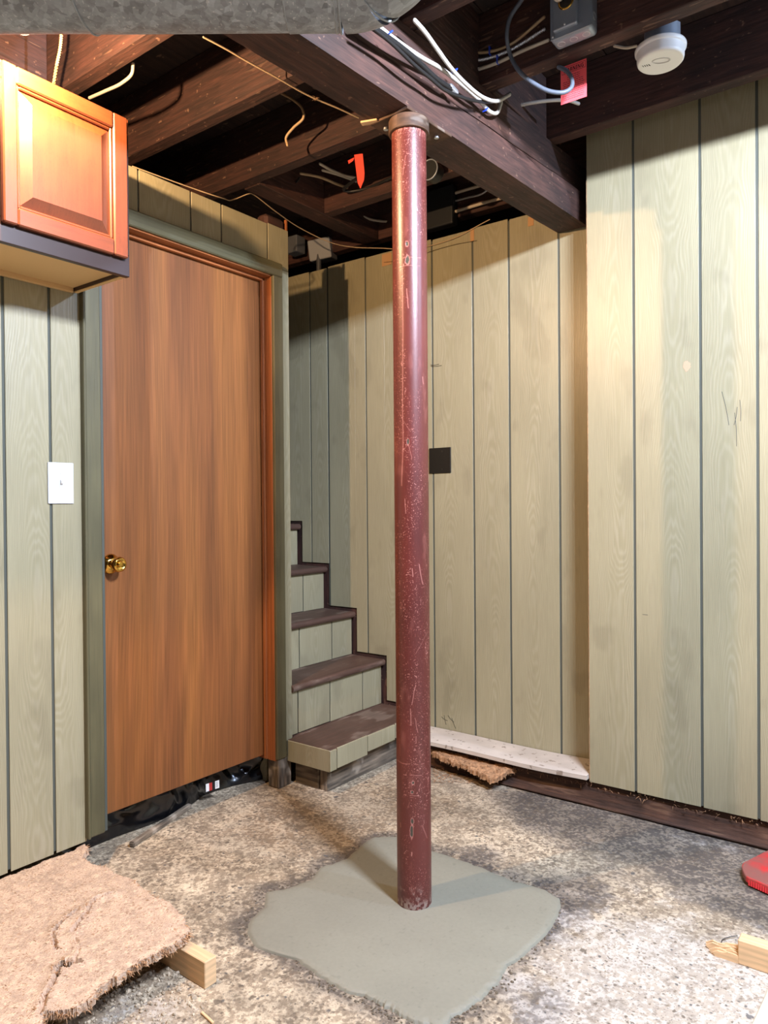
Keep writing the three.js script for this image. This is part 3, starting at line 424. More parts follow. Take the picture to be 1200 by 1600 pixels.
// ---------------------------------------------------------------- column, beam and joists
const BEAM_Y = 2.29, JOIST_Y = 2.52, PX = -1.206, PZ = -1.751;
const bl = (z) => -1.307 - 0.066 * (z + 1.73), br = (z) => -1.172 - 0.0605 * (z + 1.73);
{
  const t = T('steel_column', 'tall red oxide painted steel column with scratched paint and a rusty top ring', 'column', [PX, 0, PZ]);
  const g = new THREE.CylinderGeometry(0.05, 0.05, 2.25, 64, 1, true); const sh = M('shaft', g, MAT.pole, t, [0, 1.127, 0]); sh.rotation.y = -3.49;
  const ring = new THREE.LatheGeometry([[0.0505, 2.238], [0.0575, 2.238], [0.0585, 2.241], [0.0585, 2.274], [0.057, 2.277], [0.0, 2.277]].map((p) => new THREE.Vector2(p[0], p[1])), 56); M('cap_ring', ring, MAT.rust, t);
  const ang = -0.063;
  M('cap_plate', uvm(cham(0.142, 0.0085, 0.215, 0.0015), 'z', 0.3, 0.3), MAT.rust, t, [-0.028, 2.285, -0.055], [0, ang, 0]);
  const hx = new THREE.CylinderGeometry(0.0075, 0.0075, 0.007, 6);
  for (const q of [[603, 201], [643, 188], [682, 214]]) { const p = at(q[0], q[1], 'y', 2.278); M('bolt', hx, MAT.zinc, t, [p.x - PX, 2.2775, p.z - PZ]); }
  const shim = tag(M('wooden_shim', uvm(cham(0.05, 0.006, 0.02, 0.001), 'x', 0.2, 0.4), MAT.pine, null, [PX - 0.1, 2.2853, PZ + 0.056], [0, 0.35, 0]), 'small tan wooden shim sticking out over the column plate', 'shim');
}
{
  // the timber: a swept outline with a long drying crack along the face towards the bulbs
  const z0 = -2.87, z1 = 2.6, n = 150, pos = [], uv = [], idx = [];
  const crackY = (z) => 0.101 - 0.02 * (z + 1.7) + 0.012 * (fbm(z * 3.3, 4, 3) - 0.5);
  const prof = (z) => { const cy = clamp(crackY(z), 0.07, 0.17), w = 0.0018 + 0.0034 * ss(-2.6, -1.4, z) + 0.0012 * vn(z * 6, 8), H = 0.23; return [[0, 0.006], [0.006, 0], [0.25, 0], [0.5, 0], [0.75, 0], [0.994, 0], [1, 0.005], [1, 0.05], [1, cy - w - 0.002], [0.99, cy - w], [0.8, cy], [0.975, cy + w], [0.985, cy + w + 0.002], [0.985, 0.20], [0.985, H - 0.004], [0.96, H], [0.04, H], [0, H - 0.004], [0, 0.15], [0, 0.08]]; };
  const K = 20; let per = [];
  for (let i = 0; i <= n; i++) { const z = lerp(z0, z1, i / n), L = bl(z), W = br(z) - L; let u = 0, last = null; prof(z).forEach(([fx, y], j) => { const e = 0.004 * (fbm(z * 5 + j * 7.7, j * 3.1, 3) - 0.5), e2 = 0.003 * (fbm(z * 9 + j * 2.3, j * 5.1, 3) - 0.5); const X = L + W * fx + (j >= 6 && j <= 14 ? e : j >= 17 ? e : 0), Y = BEAM_Y + y + (j <= 5 ? e2 : 0); if (last) u += Math.hypot(X - last[0], Y - last[1]); last = [X, Y]; pos.push(X, Y, z); uv.push(u / 0.5, z / 1); }); }
  for (let i = 0; i < n; i++) for (let j = 0; j < K; j++) { const k = (j + 1) % K, a = i * K + j, b = i * K + k, c = a + K, d = b + K; idx.push(a, c, b, b, c, d); }
  for (const i of [0, n]) { const s = pos.length / 3, z = i ? z1 : z0; pos.push((bl(z) + br(z)) / 2, BEAM_Y + 0.11, z); uv.push(0, 0); for (let j = 0; j < K; j++) idx.push(...(i ? [s, i * K + j, i * K + (j + 1) % K] : [s, i * K + (j + 1) % K, i * K + j])); }
  let g = new THREE.BufferGeometry(); g.setAttribute('position', new THREE.Float32BufferAttribute(pos, 3)); g.setAttribute('uv', new THREE.Float32BufferAttribute(uv, 2)); g.setIndex(idx); g = BGU.toCreasedNormals(g, 0.6);
  MAT.beam.side = THREE.DoubleSide;
  tag(M('support_beam', g, MAT.beam), 'heavy dark brown timber beam with a long crack resting on the red column', 'beam');
}
const joistLabels = ['dark brown joist seen just above the cabinet, its lower edge rough', 'dark brown joist that meets the beam next to the sheet metal duct', 'dark brown joist over the red column carrying the electrical box', 'dark brown joist running along the top of the pale green wall', 'dark brown joist along the top of the stair wall with a junction box'];
const joistZ = [-1.335, -1.735, -2.15, -2.61, -3.03];
const header = { x: -2.28 };
joistZ.forEach((z, i) => {
  const th = 0.055, x0 = i === 3 ? header.x + 0.04 : ROOM.x0 + 0.02;
  tag(board('ceiling_joist', null, MAT.joist, [x0, JOIST_Y + (i === 0 ? -0.0 : 0), z], [ROOM.x1 - 0.02, ROOM.top - 0.002, z + th], { grain: 'x', su: 0.5, sv: 1, c: 0.003 }), joistLabels[i], 'joist');
});
for (let z = -0.93; z < ROOM.z1 - 0.2; z += 0.405) tag(board('ceiling_joist', null, MAT.joist, [ROOM.x0 + 0.02, JOIST_Y, z], [ROOM.x1 - 0.02, ROOM.top - 0.002, z + 0.055], { grain: 'x', su: 0.5, sv: 1, c: 0.003 }), 'dark brown joist overhead, outside the view towards the room', 'joist', 'joists overhead outside the view');
tag(board('stair_header', null, MAT.joist, [header.x - 0.055, JOIST_Y - 0.004, -2.151], [header.x + 0.0399, ROOM.top - 0.002, -2.974], { grain: 'z', su: 0.5, sv: 1, c: 0.003 }), 'dark doubled header across the joists at the stair opening', 'header');
const bk = [['short blocking board on the beam beside the duct', -1.281, -1.679], ['short blocking board on the beam between the wall joist and the box joist', -1.736, -2.094], ['short blocking board on the beam next to the pale green wall', -2.151, -2.554]];
{ const p = at(74, 100, 'z', -1.28); tag(board('blocking_board', null, MAT.joist, [p.x - 0.05, JOIST_Y + 0.004, -1.279], [p.x, ROOM.top - 0.004, -0.931], { grain: 'z', su: 0.5, sv: 1 }), 'dark blocking board between joists above the cabinet, behind the twisted cord', 'blocking'); }
for (const [l, a, b] of bk) tag(board('blocking_board', null, MAT.beam, [br((a + b) / 2) - 0.04, JOIST_Y + 0.001, a - 0.001], [br((a + b) / 2) - 0.002, ROOM.top - 0.004, b + 0.001], { grain: 'z', su: 0.5, sv: 1 }), l, 'blocking');

// ---------------------------------------------------------------- staircase
{
  const st = T('staircase', 'steep narrow wooden staircase with worn brown treads and khaki green panelled risers', 'stairs');
  const zL = -2.226, zR = BACK_Z + 0.012;
  const treadGeo = (x0, x1, za, zb, y, th) => { // rounded nose towards +x
    const s = new THREE.Shape(); s.moveTo(x0, 0); s.lineTo(x1 - th * 0.4, 0); s.absarc(x1 - th / 2, -th / 2, th / 2, Math.PI / 2, -Math.PI / 2, true); s.lineTo(x0, -th); s.closePath();
    const g = new THREE.ExtrudeGeometry(s, { depth: Math.abs(zb - za), bevelEnabled: true, bevelSize: 0.002, bevelThickness: 0.002, bevelSegments: 1, curveSegments: 6 }); g.translate(0, y, Math.min(za, zb)); return uvm(g, 'z', 0.4, 0.5, rnd(), rnd());
  };
  const riserCuts = { 2: [[466, 1110], [516, 1100], [567, 1080]], 3: [[468, 1010], [519, 1000]], 4: [[474, 925]], 5: [] };
  for (let k = 2; k <= 7; k++) {
    const nx = -2.14 - 0.186 * (k - 2), y = 0.41 + 0.22 * (k - 2), rx = nx - 0.024;
    M('tread', treadGeo(nx - 0.215, nx, k === 2 ? zL + 0.004 : zL, zR, y, 0.028), MAT.tread, st);
    const zs = [zL]; for (const p of riserCuts[k] || []) zs.push(at(p[0], p[1], 'x', rx).z); zs.push(zR - 0.002);
    for (let i = 0; i < zs.length - 1; i++) panelBoard('riser_panel', st, [rx - 0.006, y - 0.219 + 0.004 * rnd(), zs[i] - (i ? 0.003 : 0)], [rx, y - 0.029, zs[i + 1] + 0.003]);
    board('riser_backing', st, MAT.groove, [rx - 0.02, y - 0.221, zL], [rx - 0.007, y - 0.029, zR - 0.003]);
  }
  // bottom step: a boxed platform on a grey base
  const x1 = -1.905, x0 = -2.148, z1 = -2.185, y = 0.192;
  M('tread', uvm(cham(x1 - x0 - 0.006, 0.022, zR + 0.0 - z1 + 0.004 < 0 ? z1 - zR - 0.004 : 0.68, 0.004), 'z', 0.4, 0.5, 0.1, 0.3), MAT.tread, st, [(x0 + x1) / 2 - 0.003, y - 0.011, (z1 + zR) / 2 - 0.002]);
  board('tread', st, MAT.tread, [-2.17, y - 0.022, zL - 0.002], [x0 - 0.0005, y - 0.0005, zR], { grain: 'z', su: 0.4, sv: 0.5 });
  const cuts = [z1, at(527, 1190, 'x', x1).z, at(575, 1175, 'x', x1).z, at(618, 1155, 'x', x1).z, zR];
  for (let i = 0; i < 4; i++) panelBoard('front_panel', st, [x1 - 0.007, 0.108 + [0.0, 0.002, 0.014, 0.02][i], cuts[i] - (i ? 0.0025 : 0)], [x1, y - 0.001 + (i % 2 ? 0.002 : 0), cuts[i + 1] + 0.0025]);
  board('front_backing', st, MAT.groove, [x1 - 0.03, 0.13, z1 - 0.005], [x1 - 0.0072, y - 0.024, zR]);
  panelBoard('end_panel', st, [x0 + 0.001, 0.104, z1 - 0.007], [x1 - 0.0074, y - 0.001, z1 - 0.001], { su: GW });
  board('base_block', st, MAT.greyWood, [-2.01, -0.004, -2.236], [-1.965, 0.11, zR], { grain: 'z', su: 0.4, sv: 0.6, c: 0.004 });
  board('base_block', st, MAT.greyWood, [-2.145, -0.004, -2.232], [-2.013, 0.105, -2.28], { grain: 'x', su: 0.4, sv: 0.6, c: 0.004 });
}
tag(board('wood_stub', null, MAT.greyWood, [FRONT_X - 0.06, 0, -2.138], [FRONT_X + 0.002, 0.122, -2.215], { grain: 'y', su: 0.3, sv: 0.5, c: 0.004 }), 'grey weathered wood stub under the door casing beside the bottom step', 'lumber');

// ---------------------------------------------------------------- wall cabinet
{
  const c = T('wall_cabinet', 'small orange brown wooden wall cabinet with a raised panel door over the light switch', 'cabinet');
  const xf = -1.863, zr = -1.268, zl = -0.878, yb = 1.838, yt = 2.292;
  const o = { su: 0.3, sv: 0.6, c: 0.0015 };
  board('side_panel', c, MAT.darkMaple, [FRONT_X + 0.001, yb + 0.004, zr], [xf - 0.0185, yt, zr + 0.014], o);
  board('side_panel', c, MAT.maple, [FRONT_X + 0.001, yb, zl - 0.014], [xf - 0.0185, yt, zl], o);
  board('top_panel', c, MAT.maple, [FRONT_X + 0.001, yt - 0.014, zr + 0.0145], [xf - 0.0185, yt - 0.001, zl - 0.0145], { ...o, grain: 'z' });
  board('bottom_panel', c, MAT.cream, [FRONT_X + 0.014, yb + 0.014, zr + 0.0145], [xf - 0.0185, yb + 0.026, zl - 0.0145], { ...o, grain: 'z' });
  board('back_rail', c, MAT.cream, [FRONT_X + 0.001, yb, zr + 0.0145], [FRONT_X + 0.0135, yb + 0.06, zl - 0.0145], { ...o, grain: 'z' });
  board('side_rail', c, MAT.cream, [FRONT_X + 0.014, yb - 0.0005, zr + 0.002], [xf - 0.019, yb + 0.0035, zr + 0.0144], { ...o, grain: 'x' });
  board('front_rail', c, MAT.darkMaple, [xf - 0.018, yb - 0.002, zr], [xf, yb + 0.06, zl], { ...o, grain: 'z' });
  board('front_rail', c, MAT.maple, [xf - 0.018, yt - 0.045, zr], [xf, yt, zl], { ...o, grain: 'z' });
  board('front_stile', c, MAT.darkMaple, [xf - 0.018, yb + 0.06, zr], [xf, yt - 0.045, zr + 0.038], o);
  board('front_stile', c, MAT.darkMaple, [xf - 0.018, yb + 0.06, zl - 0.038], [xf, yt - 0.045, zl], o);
  // door
  const d = new THREE.Group(); d.name = 'door'; c.add(d);
  const y0 = 1.882, y1 = 2.284, za = -1.252, zb = -0.899, x0 = xf + 0.001, x1 = xf + 0.02, f = 0.052;
  const bx = { su: 0.3, sv: 0.6, c: 0.0035 };
  const part = (n, a, b, oo) => board(n, d, MAT.maple, a, b, { ...bx, ...oo });
  part('stile', [x0, y0, za], [x1, y1, za + f - 0.007]); part('stile', [x0, y0, zb - f + 0.016], [x1, y1, zb]);
  part('rail', [x0, y1 - f + 0.007, za + f - 0.0068], [x1 - 0.0005, y1, zb - f + 0.0158], { grain: 'z' }); part('rail', [x0, y0, za + f - 0.0068], [x1 - 0.0005, y0 + f - 0.007, zb - f + 0.0158], { grain: 'z' });
  // sticking: a small moulded step inside the frame
  const pz0 = za + f - 0.007, pz1 = zb - f + 0.016, py0 = y0 + f - 0.007, py1 = y1 - f + 0.007;
  part('sticking', [x0, py0, pz0], [x1 - 0.006, py1, pz0 + 0.008], { c: 0.003 }); part('sticking', [x0, py0, pz1 - 0.008], [x1 - 0.006, py1, pz1], { c: 0.003 });
  part('sticking', [x0, py1 - 0.008, pz0 + 0.008], [x1 - 0.0062, py1, pz1 - 0.008], { c: 0.003, grain: 'z' }); part('sticking', [x0, py0, pz0 + 0.008], [x1 - 0.0062, py0 + 0.008, pz1 - 0.008], { c: 0.003, grain: 'z' });
  // raised panel: bevelled field
  const zA = pz0 + 0.008, zB = pz1 - 0.008, yA = py0 + 0.008, yB = py1 - 0.008, bv = 0.03, xl = x0 + 0.004, xh = x1 - 0.001;
  const pts = []; for (const y of [yA, yB]) for (const z of [zA, zB]) pts.push(new THREE.Vector3(x0, y, z), new THREE.Vector3(xl, y, z)); for (const y of [yA + bv, yB - bv]) for (const z of [zA + bv, zB - bv]) pts.push(new THREE.Vector3(xh, y, z));
  M('raised_panel', uvm(new ConvexGeometry(pts), 'y', 0.3, 0.6, 0.4, 0.2), MAT.maple, d);
}
// light switch and the dark plate
{
  const p = at(94, 755, 'x', FRONT_X), s = T('light_switch', 'white toggle light switch plate on the green panelling left of the door', 'switch', [FRONT_X, p.y, p.z]);
  M('cover_plate', new RoundedBoxGeometry(0.006, 0.127, 0.083, 3, 0.0025), MAT.switchWhite, s, [0.003, 0, 0]);
  M('toggle', new RoundedBoxGeometry(0.014, 0.014, 0.008, 2, 0.002), MAT.white, s, [0.008, 0.003, 0], [0, 0, 0.4]);
  board('toggle_slot', s, std({ color: '#c3c5c4', roughness: 0.5 }), [FRONT_X + 0.0055, p.y - 0.012, p.z - 0.0052], [FRONT_X + 0.0065, p.y + 0.012, p.z + 0.0052], { c: 0.0003 });
  const sg = new THREE.CylinderGeometry(0.0028, 0.003, 0.0016, 12).rotateZ(Math.PI / 2); for (const y of [-0.03, 0.03]) M('screw', sg, MAT.white, s, [0.0064, y, 0]);
  const q = at(688, 719.5, 'z', BACK_Z), b = T('blank_plate', 'dark brown blank wall plate on the stair wall right behind the red column', 'wall plate', [q.x, q.y, BACK_Z]);
  M('cover_plate', new RoundedBoxGeometry(0.118, 0.118, 0.006, 3, 0.002), MAT.black, b, [0, 0, 0.003]);
  const s2 = new THREE.CylinderGeometry(0.0035, 0.0038, 0.0016, 12).rotateX(Math.PI / 2), dk = std({ color: '#3a352e', metalness: 0.5, roughness: 0.4 }); for (const y of [-0.042, 0.042]) M('screw', s2, dk, b, [0.012, y, 0.0064]);
}

// ---------------------------------------------------------------- sheet metal duct under the joists
{
  const F = new THREE.Vector3(0, 0, -1).applyQuaternion(camera.quaternion).setY(0).normalize(), Rg = new THREE.Vector3(-F.z, 0, F.x);
  const R = 0.09, o = EYE.clone().addScaledVector(F, 1.0); o.y = 1.917;
  const P = (l) => o.clone().addScaledVector(Rg, l);
  const t = T('air_duct', 'round galvanised sheet metal duct with an elbow hung under the joists', 'duct');
  const pipe = (name, pts, r, mat = MAT.galv, straight = true, seg = 24) => { const c = straight ? new THREE.LineCurve3(pts[0], pts[1]) : new THREE.CatmullRomCurve3(pts); const g = new THREE.TubeGeometry(c, straight ? 4 : seg, r, 56); const L = c.getLength(), uv = g.attributes.uv; for (let i = 0; i < uv.count; i++) uv.setXY(i, uv.getX(i) * L / 0.5 + 0.3, uv.getY(i) * 6.2832 * r / 0.5); return M(name, g, mat, t); };
  const seam = (p, d, r = R + 0.0016) => { const g = new THREE.TorusGeometry(r - 0.0012, 0.0016, 8, 56); const m = M('seam', g, MAT.galv, t, [p.x, p.y, p.z]); m.quaternion.setFromUnitVectors(new THREE.Vector3(0, 0, 1), d); };
  const cuts = [-1.55, -0.405, -0.128, -0.055];
  pipe('duct_section', [P(cuts[0]), P(cuts[1] + 0.02)], R - 0.001); pipe('duct_section', [P(cuts[1]), P(cuts[2] + 0.02)], R); pipe('duct_section', [P(cuts[2]), P(cuts[3])], R + 0.001);
  seam(P(cuts[1]), Rg); seam(P(cuts[2]), Rg, R + 0.001); seam(P(cuts[3]), Rg, R + 0.0025); seam(P(cuts[3] - 0.006), Rg, R + 0.0015);
  const d2 = new THREE.Vector3(0.74, 0.14, 0.42).normalize(), S0 = P(cuts[3]), B = S0.clone().addScaledVector(Rg, 0.045), E = B.clone().addScaledVector(d2, 0.045);
  const mid = new THREE.QuadraticBezierCurve3(S0, B, E), g1 = mid.getPoint(0.5), dm = mid.getTangent(0.5);
  pipe('elbow_gore', [S0, mid.getPoint(0.25), g1], R + 0.002, MAT.galv, false); pipe('elbow_gore', [g1, mid.getPoint(0.75), E], R + 0.0005, MAT.galv, false);
  seam(g1, dm, R + 0.002); seam(E, d2, R + 0.0008);
  pipe('duct_section', [E, E.clone().addScaledVector(d2, 0.9)], R - 0.001);
}

// ---------------------------------------------------------------- electrical box, smoke detector, warning tag
{
  const fz = -2.095; // near face of the joist that carries the box
  const a = at(852, 70, 'z', -2.036), b = at(918, 66, 'z', -2.036), w = 0.125, yb = 2.53, h = 0.125;
  const e = T('electrical_box', 'square steel electrical box with a raised cover and cables on the joist', 'electrical box', [(a.x + b.x) / 2 + 0.012, yb + h / 2, fz]);
  M('box_body', new RoundedBoxGeometry(w, h, 0.056, 3, 0.012), MAT.steel, e, [0, 0, 0.028]);
  M('cover', new RoundedBoxGeometry(w - 0.004, h - 0.004, 0.004, 2, 0.0018), MAT.steel, e, [0, 0, 0.058]);
  M('raised_cover', new RoundedBoxGeometry(0.074, 0.1, 0.016, 3, 0.005), MAT.steel, e, [-0.01, 0.004, 0.066]);
  const ring = new THREE.TorusGeometry(0.0105, 0.0014, 8, 28).rotateX(Math.PI / 2), disc = new THREE.CylinderGeometry(0.0098, 0.0098, 0.0012, 28);
  for (const x of [-0.038, 0, 0.038]) { const k = M('knockout', ring, MAT.zinc, e, [x, -h / 2 + 0.0005, 0.03]); M('disc', disc, MAT.steel, k, [0, -0.0004, 0]); }
  const ring2 = ring.clone().rotateZ(Math.PI / 2); M('knockout', ring2, MAT.zinc, e, [w / 2 - 0.0005, -0.02, 0.03]);
  const sc = new THREE.SphereGeometry(0.004, 10, 6); for (const [x, y] of [[-0.052, -0.052], [0.052, 0.052], [-0.01, -0.037]]) M('screw', sc, MAT.zinc, e, [x, y, y > -0.04 ? 0.0735 * (y < 0 ? 1 : 0.83) : 0.0605]);
  M('socket_ring', new THREE.TorusGeometry(0.021, 0.003, 10, 32), MAT.brass, e, [-0.005, 0.026, 0.0745]); M('socket_face', new THREE.CylinderGeometry(0.02, 0.02, 0.004, 28).rotateX(Math.PI / 2), MAT.black, e, [-0.005, 0.026, 0.0745]);
  M('clamp', new THREE.TorusGeometry(0.008, 0.002, 8, 20).rotateY(Math.PI / 2), MAT.zinc, e, [-w / 2 - 0.004, -0.035, 0.026]);
  const pl = T('cord_plug', 'cream coloured plug pushed into the steel electrical box', 'plug', [e.position.x - 0.022, e.position.y + 0.043, fz + 0.079]);
  M('plug_body', new THREE.LatheGeometry([[0, 0], [0.015, 0], [0.0165, 0.006], [0.0165, 0.022], [0.012, 0.034], [0.006, 0.042], [0, 0.042]].map((p) => new THREE.Vector2(p[0], p[1])), 28), std({ color: '#d9cdb6', roughness: 0.5 }), pl, null, [Math.PI / 2, 0, 0]);
}
{
  const p = at(1032, 96, 'y', 2.467), t = T('smoke_detector', 'round white smoke detector hanging below the joist near the steel box', 'smoke detector', [p.x, 2.463, p.z]);
  const prof = [[0, 0.003], [0.02, 0.0025], [0.05, 0.001], [0.061, 0.0005], [0.0645, 0.004], [0.066, 0.010], [0.0665, 0.030], [0.069, 0.031], [0.0715, 0.034], [0.0722, 0.041], [0.071, 0.044], [0, 0.044]];
  M('housing', new THREE.LatheGeometry(prof.map((q) => new THREE.Vector2(q[0], q[1])), 64), MAT.white, t);
  const btn = new THREE.Shape(); btn.absellipse(0, 0, 0.021, 0.009, 0, 6.2832); const bg = new THREE.ExtrudeGeometry(btn, { depth: 0.003, bevelEnabled: true, bevelSize: 0.0015, bevelThickness: 0.0012, bevelSegments: 2, curveSegments: 24 }).rotateX(Math.PI / 2);
  M('test_button_recess', new THREE.TorusGeometry(0.017, 0.0016, 8, 32).scale(1.45, 0.75, 1).rotateX(Math.PI / 2), std({ color: '#c9c8c3', roughness: 0.5 }), t, [0.004, 0.002, 0.006], [0, 0.5, 0]); M('test_button', bg, MAT.white, t, [0.004, 0.002, 0.006], [0, 0.5, 0]);
  for (let i = 0; i < 4; i++) M('sounder_slot', new RoundedBoxGeometry(0.0022, 0.002, 0.011, 1, 0.0008), MAT.black, t, [-0.047 + i * 0.0055, 0.0016, 0.012 - 0.002 * i], [0, -0.15, 0]);
  const b = T('ceiling_box', 'dark steel octagonal ceiling box above the white smoke detector', 'electrical box', [p.x + 0.004, 2.5075, p.z - 0.002]);
  M('box_body', new THREE.CylinderGeometry(0.052, 0.052, 0.052, 8), MAT.steel, b, [0, 0.0275, 0]); M('mounting_plate', new THREE.CylinderGeometry(0.06, 0.06, 0.0022, 40), MAT.zinc, b, [0, 0.0006, 0]);
  const sc = new THREE.SphereGeometry(0.0045, 10, 6); for (const a of [2.2, 5.2]) M('screw', sc, MAT.zinc, b, [Math.cos(a) * 0.056, -0.0005, Math.sin(a) * 0.056]);
}
{
  const c = document.createElement('canvas'); c.width = 512; c.height = 576; const g = c.getContext('2d');
  g.fillStyle = '#ff6468'; g.fillRect(0, 0, 512, 576); g.strokeStyle = '#3a1518'; g.lineWidth = 5; g.strokeRect(26, 26, 460, 96); g.fillStyle = '#341216'; g.font = 'bold 84px sans-serif'; g.textAlign = 'center'; g.textBaseline = 'middle'; g.fillText('WARNING', 256, 77);
  const R = (a, b) => a + (b - a) * rnd(); g.fillStyle = 'rgba(60,18,22,0.75)';
  for (let y = 160; y < 540; y += 30) { let x = y < 250 ? 130 : R(36, 60); const x1 = y < 250 ? 380 : R(430, 480); while (x < x1) { const w = R(14, 52); g.fillRect(x, y, Math.min(w, x1 - x), 8); x += w + 10; } }
  const tx = new THREE.CanvasTexture(c); tx.colorSpace = THREE.SRGBColorSpace;
  const A = at(876, 110, 'z', -2.172), B = at(916.5, 101, 'z', -2.172), Cc = at(917, 147, 'z', -2.172), w = B.x - A.x, h = A.y - Cc.y + 0.012;
  const m = M('warning_tag', new THREE.BoxGeometry(w, h, 0.0006).translate(w / 2, -h / 2, 0), std({ map: tx, roughness: 0.6 }), null, [A.x, A.y + 0.008, -2.172], [0.03, 0, -0.01]); tag(m, 'red paper tag headed WARNING hanging behind the joist', 'tag');
}

// ---------------------------------------------------------------- cables
const yp = (L, y) => L.map((p) => at(p[0], p[1], 'y', p[2] ?? y)), zp = (L, z) => L.map((p) => at(p[0], p[1], 'z', p[2] ?? z)), xp = (L, x) => L.map((p) => at(p[0], p[1], 'x', p[2] ?? x));
const BX = -1.128; // just off the face of the beam
cable('electrical_cable', xp([[560, 10], [583, 34], [607, 54], [640, 78], [662, 92], [690, 108], [722, 133], [748, 156], [766, 175], [777, 176], [783, 160]], BX), 0.0062, MAT.whiteCable, 'white cable stapled along the beam and looping up at its lower end');
cable('electrical_cable', [...xp([[648, 32], [664, 50], [684, 78], [706, 108], [732, 135], [754, 152], [776, 158], [796, 148]], BX + 0.026)], 0.006, MAT.whiteCable, 'white cable dropping past the joist end onto the beam and under the loop');
cable('electrical_cable', xp([[566, 30], [590, 48], [625, 73], [655, 98], [680, 122], [705, 139]], BX + 0.001), 0.008, MAT.blackCable, 'thick black cable along the beam ending in a metal connector');
cable('electrical_cable', xp([[572, 36], [610, 66], [650, 104], [672, 122], [694, 140], [722, 152], [745, 158], [775, 158], [797, 146]], BX + 0.015), 0.005, MAT.blackCable, 'black cable running down the beam and curving out over the white ones');
cable('cable_connector', xp([[704, 136], [712, 145]], BX + 0.002), 0.0095, MAT.zinc, 'small metal connector at the end of the thick black cable', 'connector');
const staple = (px, py, x) => { const p = at(px, py, 'x', x); const g = BGU.mergeGeometries([new RoundedBoxGeometry(0.004, 0.004, 0.02, 1, 0.001), new RoundedBoxGeometry(0.012, 0.004, 0.004, 1, 0.001).translate(-0.005, 0, 0.009), new RoundedBoxGeometry(0.012, 0.004, 0.004, 1, 0.001).translate(-0.005, 0, -0.009)]); return M('cable_staple', g, MAT.blue, null, [p.x + 0.008, p.y, p.z], [0.8, 0, 0]); };
tag(staple(607, 52, BX), 'blue cable staple on the white cable next to the duct', 'staple'); tag(staple(709, 111, BX + 0.01), 'blue cable staple where two white cables run together', 'staple'); tag(staple(757, 172, BX), 'blue cable staple at the bottom loop of the white cable', 'staple');
const NZ = -2.088;
cable('electrical_cable', zp([[690, 76], [725, 81], [765, 81], [800, 68], [850, 27]], NZ), 0.0048, MAT.tanCable, 'tan cable running to the top of the steel electrical box');
cable('electrical_cable', zp([[672, 108], [700, 113], [735, 111], [775, 99], [815, 80], [856, 63]], NZ), 0.0055, MAT.beigeCable, 'pale cable running to the lower corner of the steel electrical box');
{ // armoured cable: a ribbed conduit
  const c = new THREE.CatmullRomCurve3(zp([[690, 92], [720, 96], [760, 92], [800, 77], [852, 45]], NZ), false, 'centripetal'), N = 260, g = new THREE.TubeGeometry(c, N, 1, 8), p = g.attributes.position; for (let i = 0; i <= N; i++) { const q = c.getPointAt(i / N), r = 0.0042 + 0.0016 * (i % 4 < 2 ? 1 : 0); for (let j = 0; j <= 8; j++) { const k = i * 9 + j; p.setXYZ(k, q.x + (p.getX(k) - q.x) * r, q.y + (p.getY(k) - q.y) * r, q.z + (p.getZ(k) - q.z) * r); } } g.computeVertexNormals();
  tag(M('armoured_cable', g, MAT.zinc), 'ribbed metal clad cable between the two plain ones leading to the steel box', 'cable');
}
for (const [px, py, l] of [[766, 80, 'blue cable staple on the tan cable'], [778, 94, 'blue cable staple holding the pale cable to the joist']]) { const p = at(px, py, 'z', NZ); tag(M('cable_staple', BGU.mergeGeometries([new RoundedBoxGeometry(0.004, 0.026, 0.005, 1, 0.001), new RoundedBoxGeometry(0.004, 0.004, 0.012, 1, 0.001).translate(0, 0.011, -0.006), new RoundedBoxGeometry(0.004, 0.004, 0.012, 1, 0.001).translate(0, -0.011, -0.006)]), MAT.blue, null, [p.x, p.y, p.z + 0.006]), l, 'staple'); }
cable('electrical_cable', zp([[834, -30], [815, 0], [797, 28], [792, 58], [797, 85, -2.05], [812, 112, -2.05], [835, 131, -2.07], [860, 143, -2.09], [882, 144, -2.11], [893, 136, -2.125], [893, 122, -2.135], [884, 110, -2.14], [873, 105, -2.14]], -2.03), 0.0065, MAT.greyCable, 'dark grey cable hanging in a big loop from the box past the red tag');
cable('electrical_cable', yp([[798, 168], [830, 161], [862, 157], [888, 157], [904, 162]], 2.56), 0.006, MAT.whiteCable, 'white flat cable end behind the joist, just under the red tag');
cable('electrical_cable', zp([[960, 72], [978, 75], [994, 72]], -2.16), 0.004, MAT.beigeCable, 'short beige cable entering the ceiling box above the smoke detector');
// left bays
cable('string', yp([[318, 58], [352, 76], [390, 98], [432, 121], [470, 143], [492, 154], [530, 170], [560, 184]], 2.505), 0.0028, MAT.string, 'thin knotted string stretched under the joists to the beam', 'string');
{ const p = at(494, 155, 'y', 2.505), o = []; for (let i = 0; i < 14; i++) sliver(p, rr(0.008, 0.02), 0.0016, new THREE.Vector3(rr(-1, 1), rr(-1, 1), rr(-1, 1)).normalize(), o); const m = M('string_knot', sliverGeo(o), fibreMat); tag(m, 'frayed knot in the thin string near the beam', 'knot'); }
cable('electrical_cable', zp([[440, 146], [458, 156], [472, 170], [474, 184], [458, 200], [447, 215], [449, 227]], -1.95), 0.0045, MAT.tanCable, 'short dangling end of tan cable between two joists left of the beam');
cable('electrical_cable', zp([[208, 100], [206, 115], [190, 130], [165, 142], [140, 153]], -1.36), 0.005, MAT.beigeCable, 'beige cable bending along the rough joist above the cabinet');
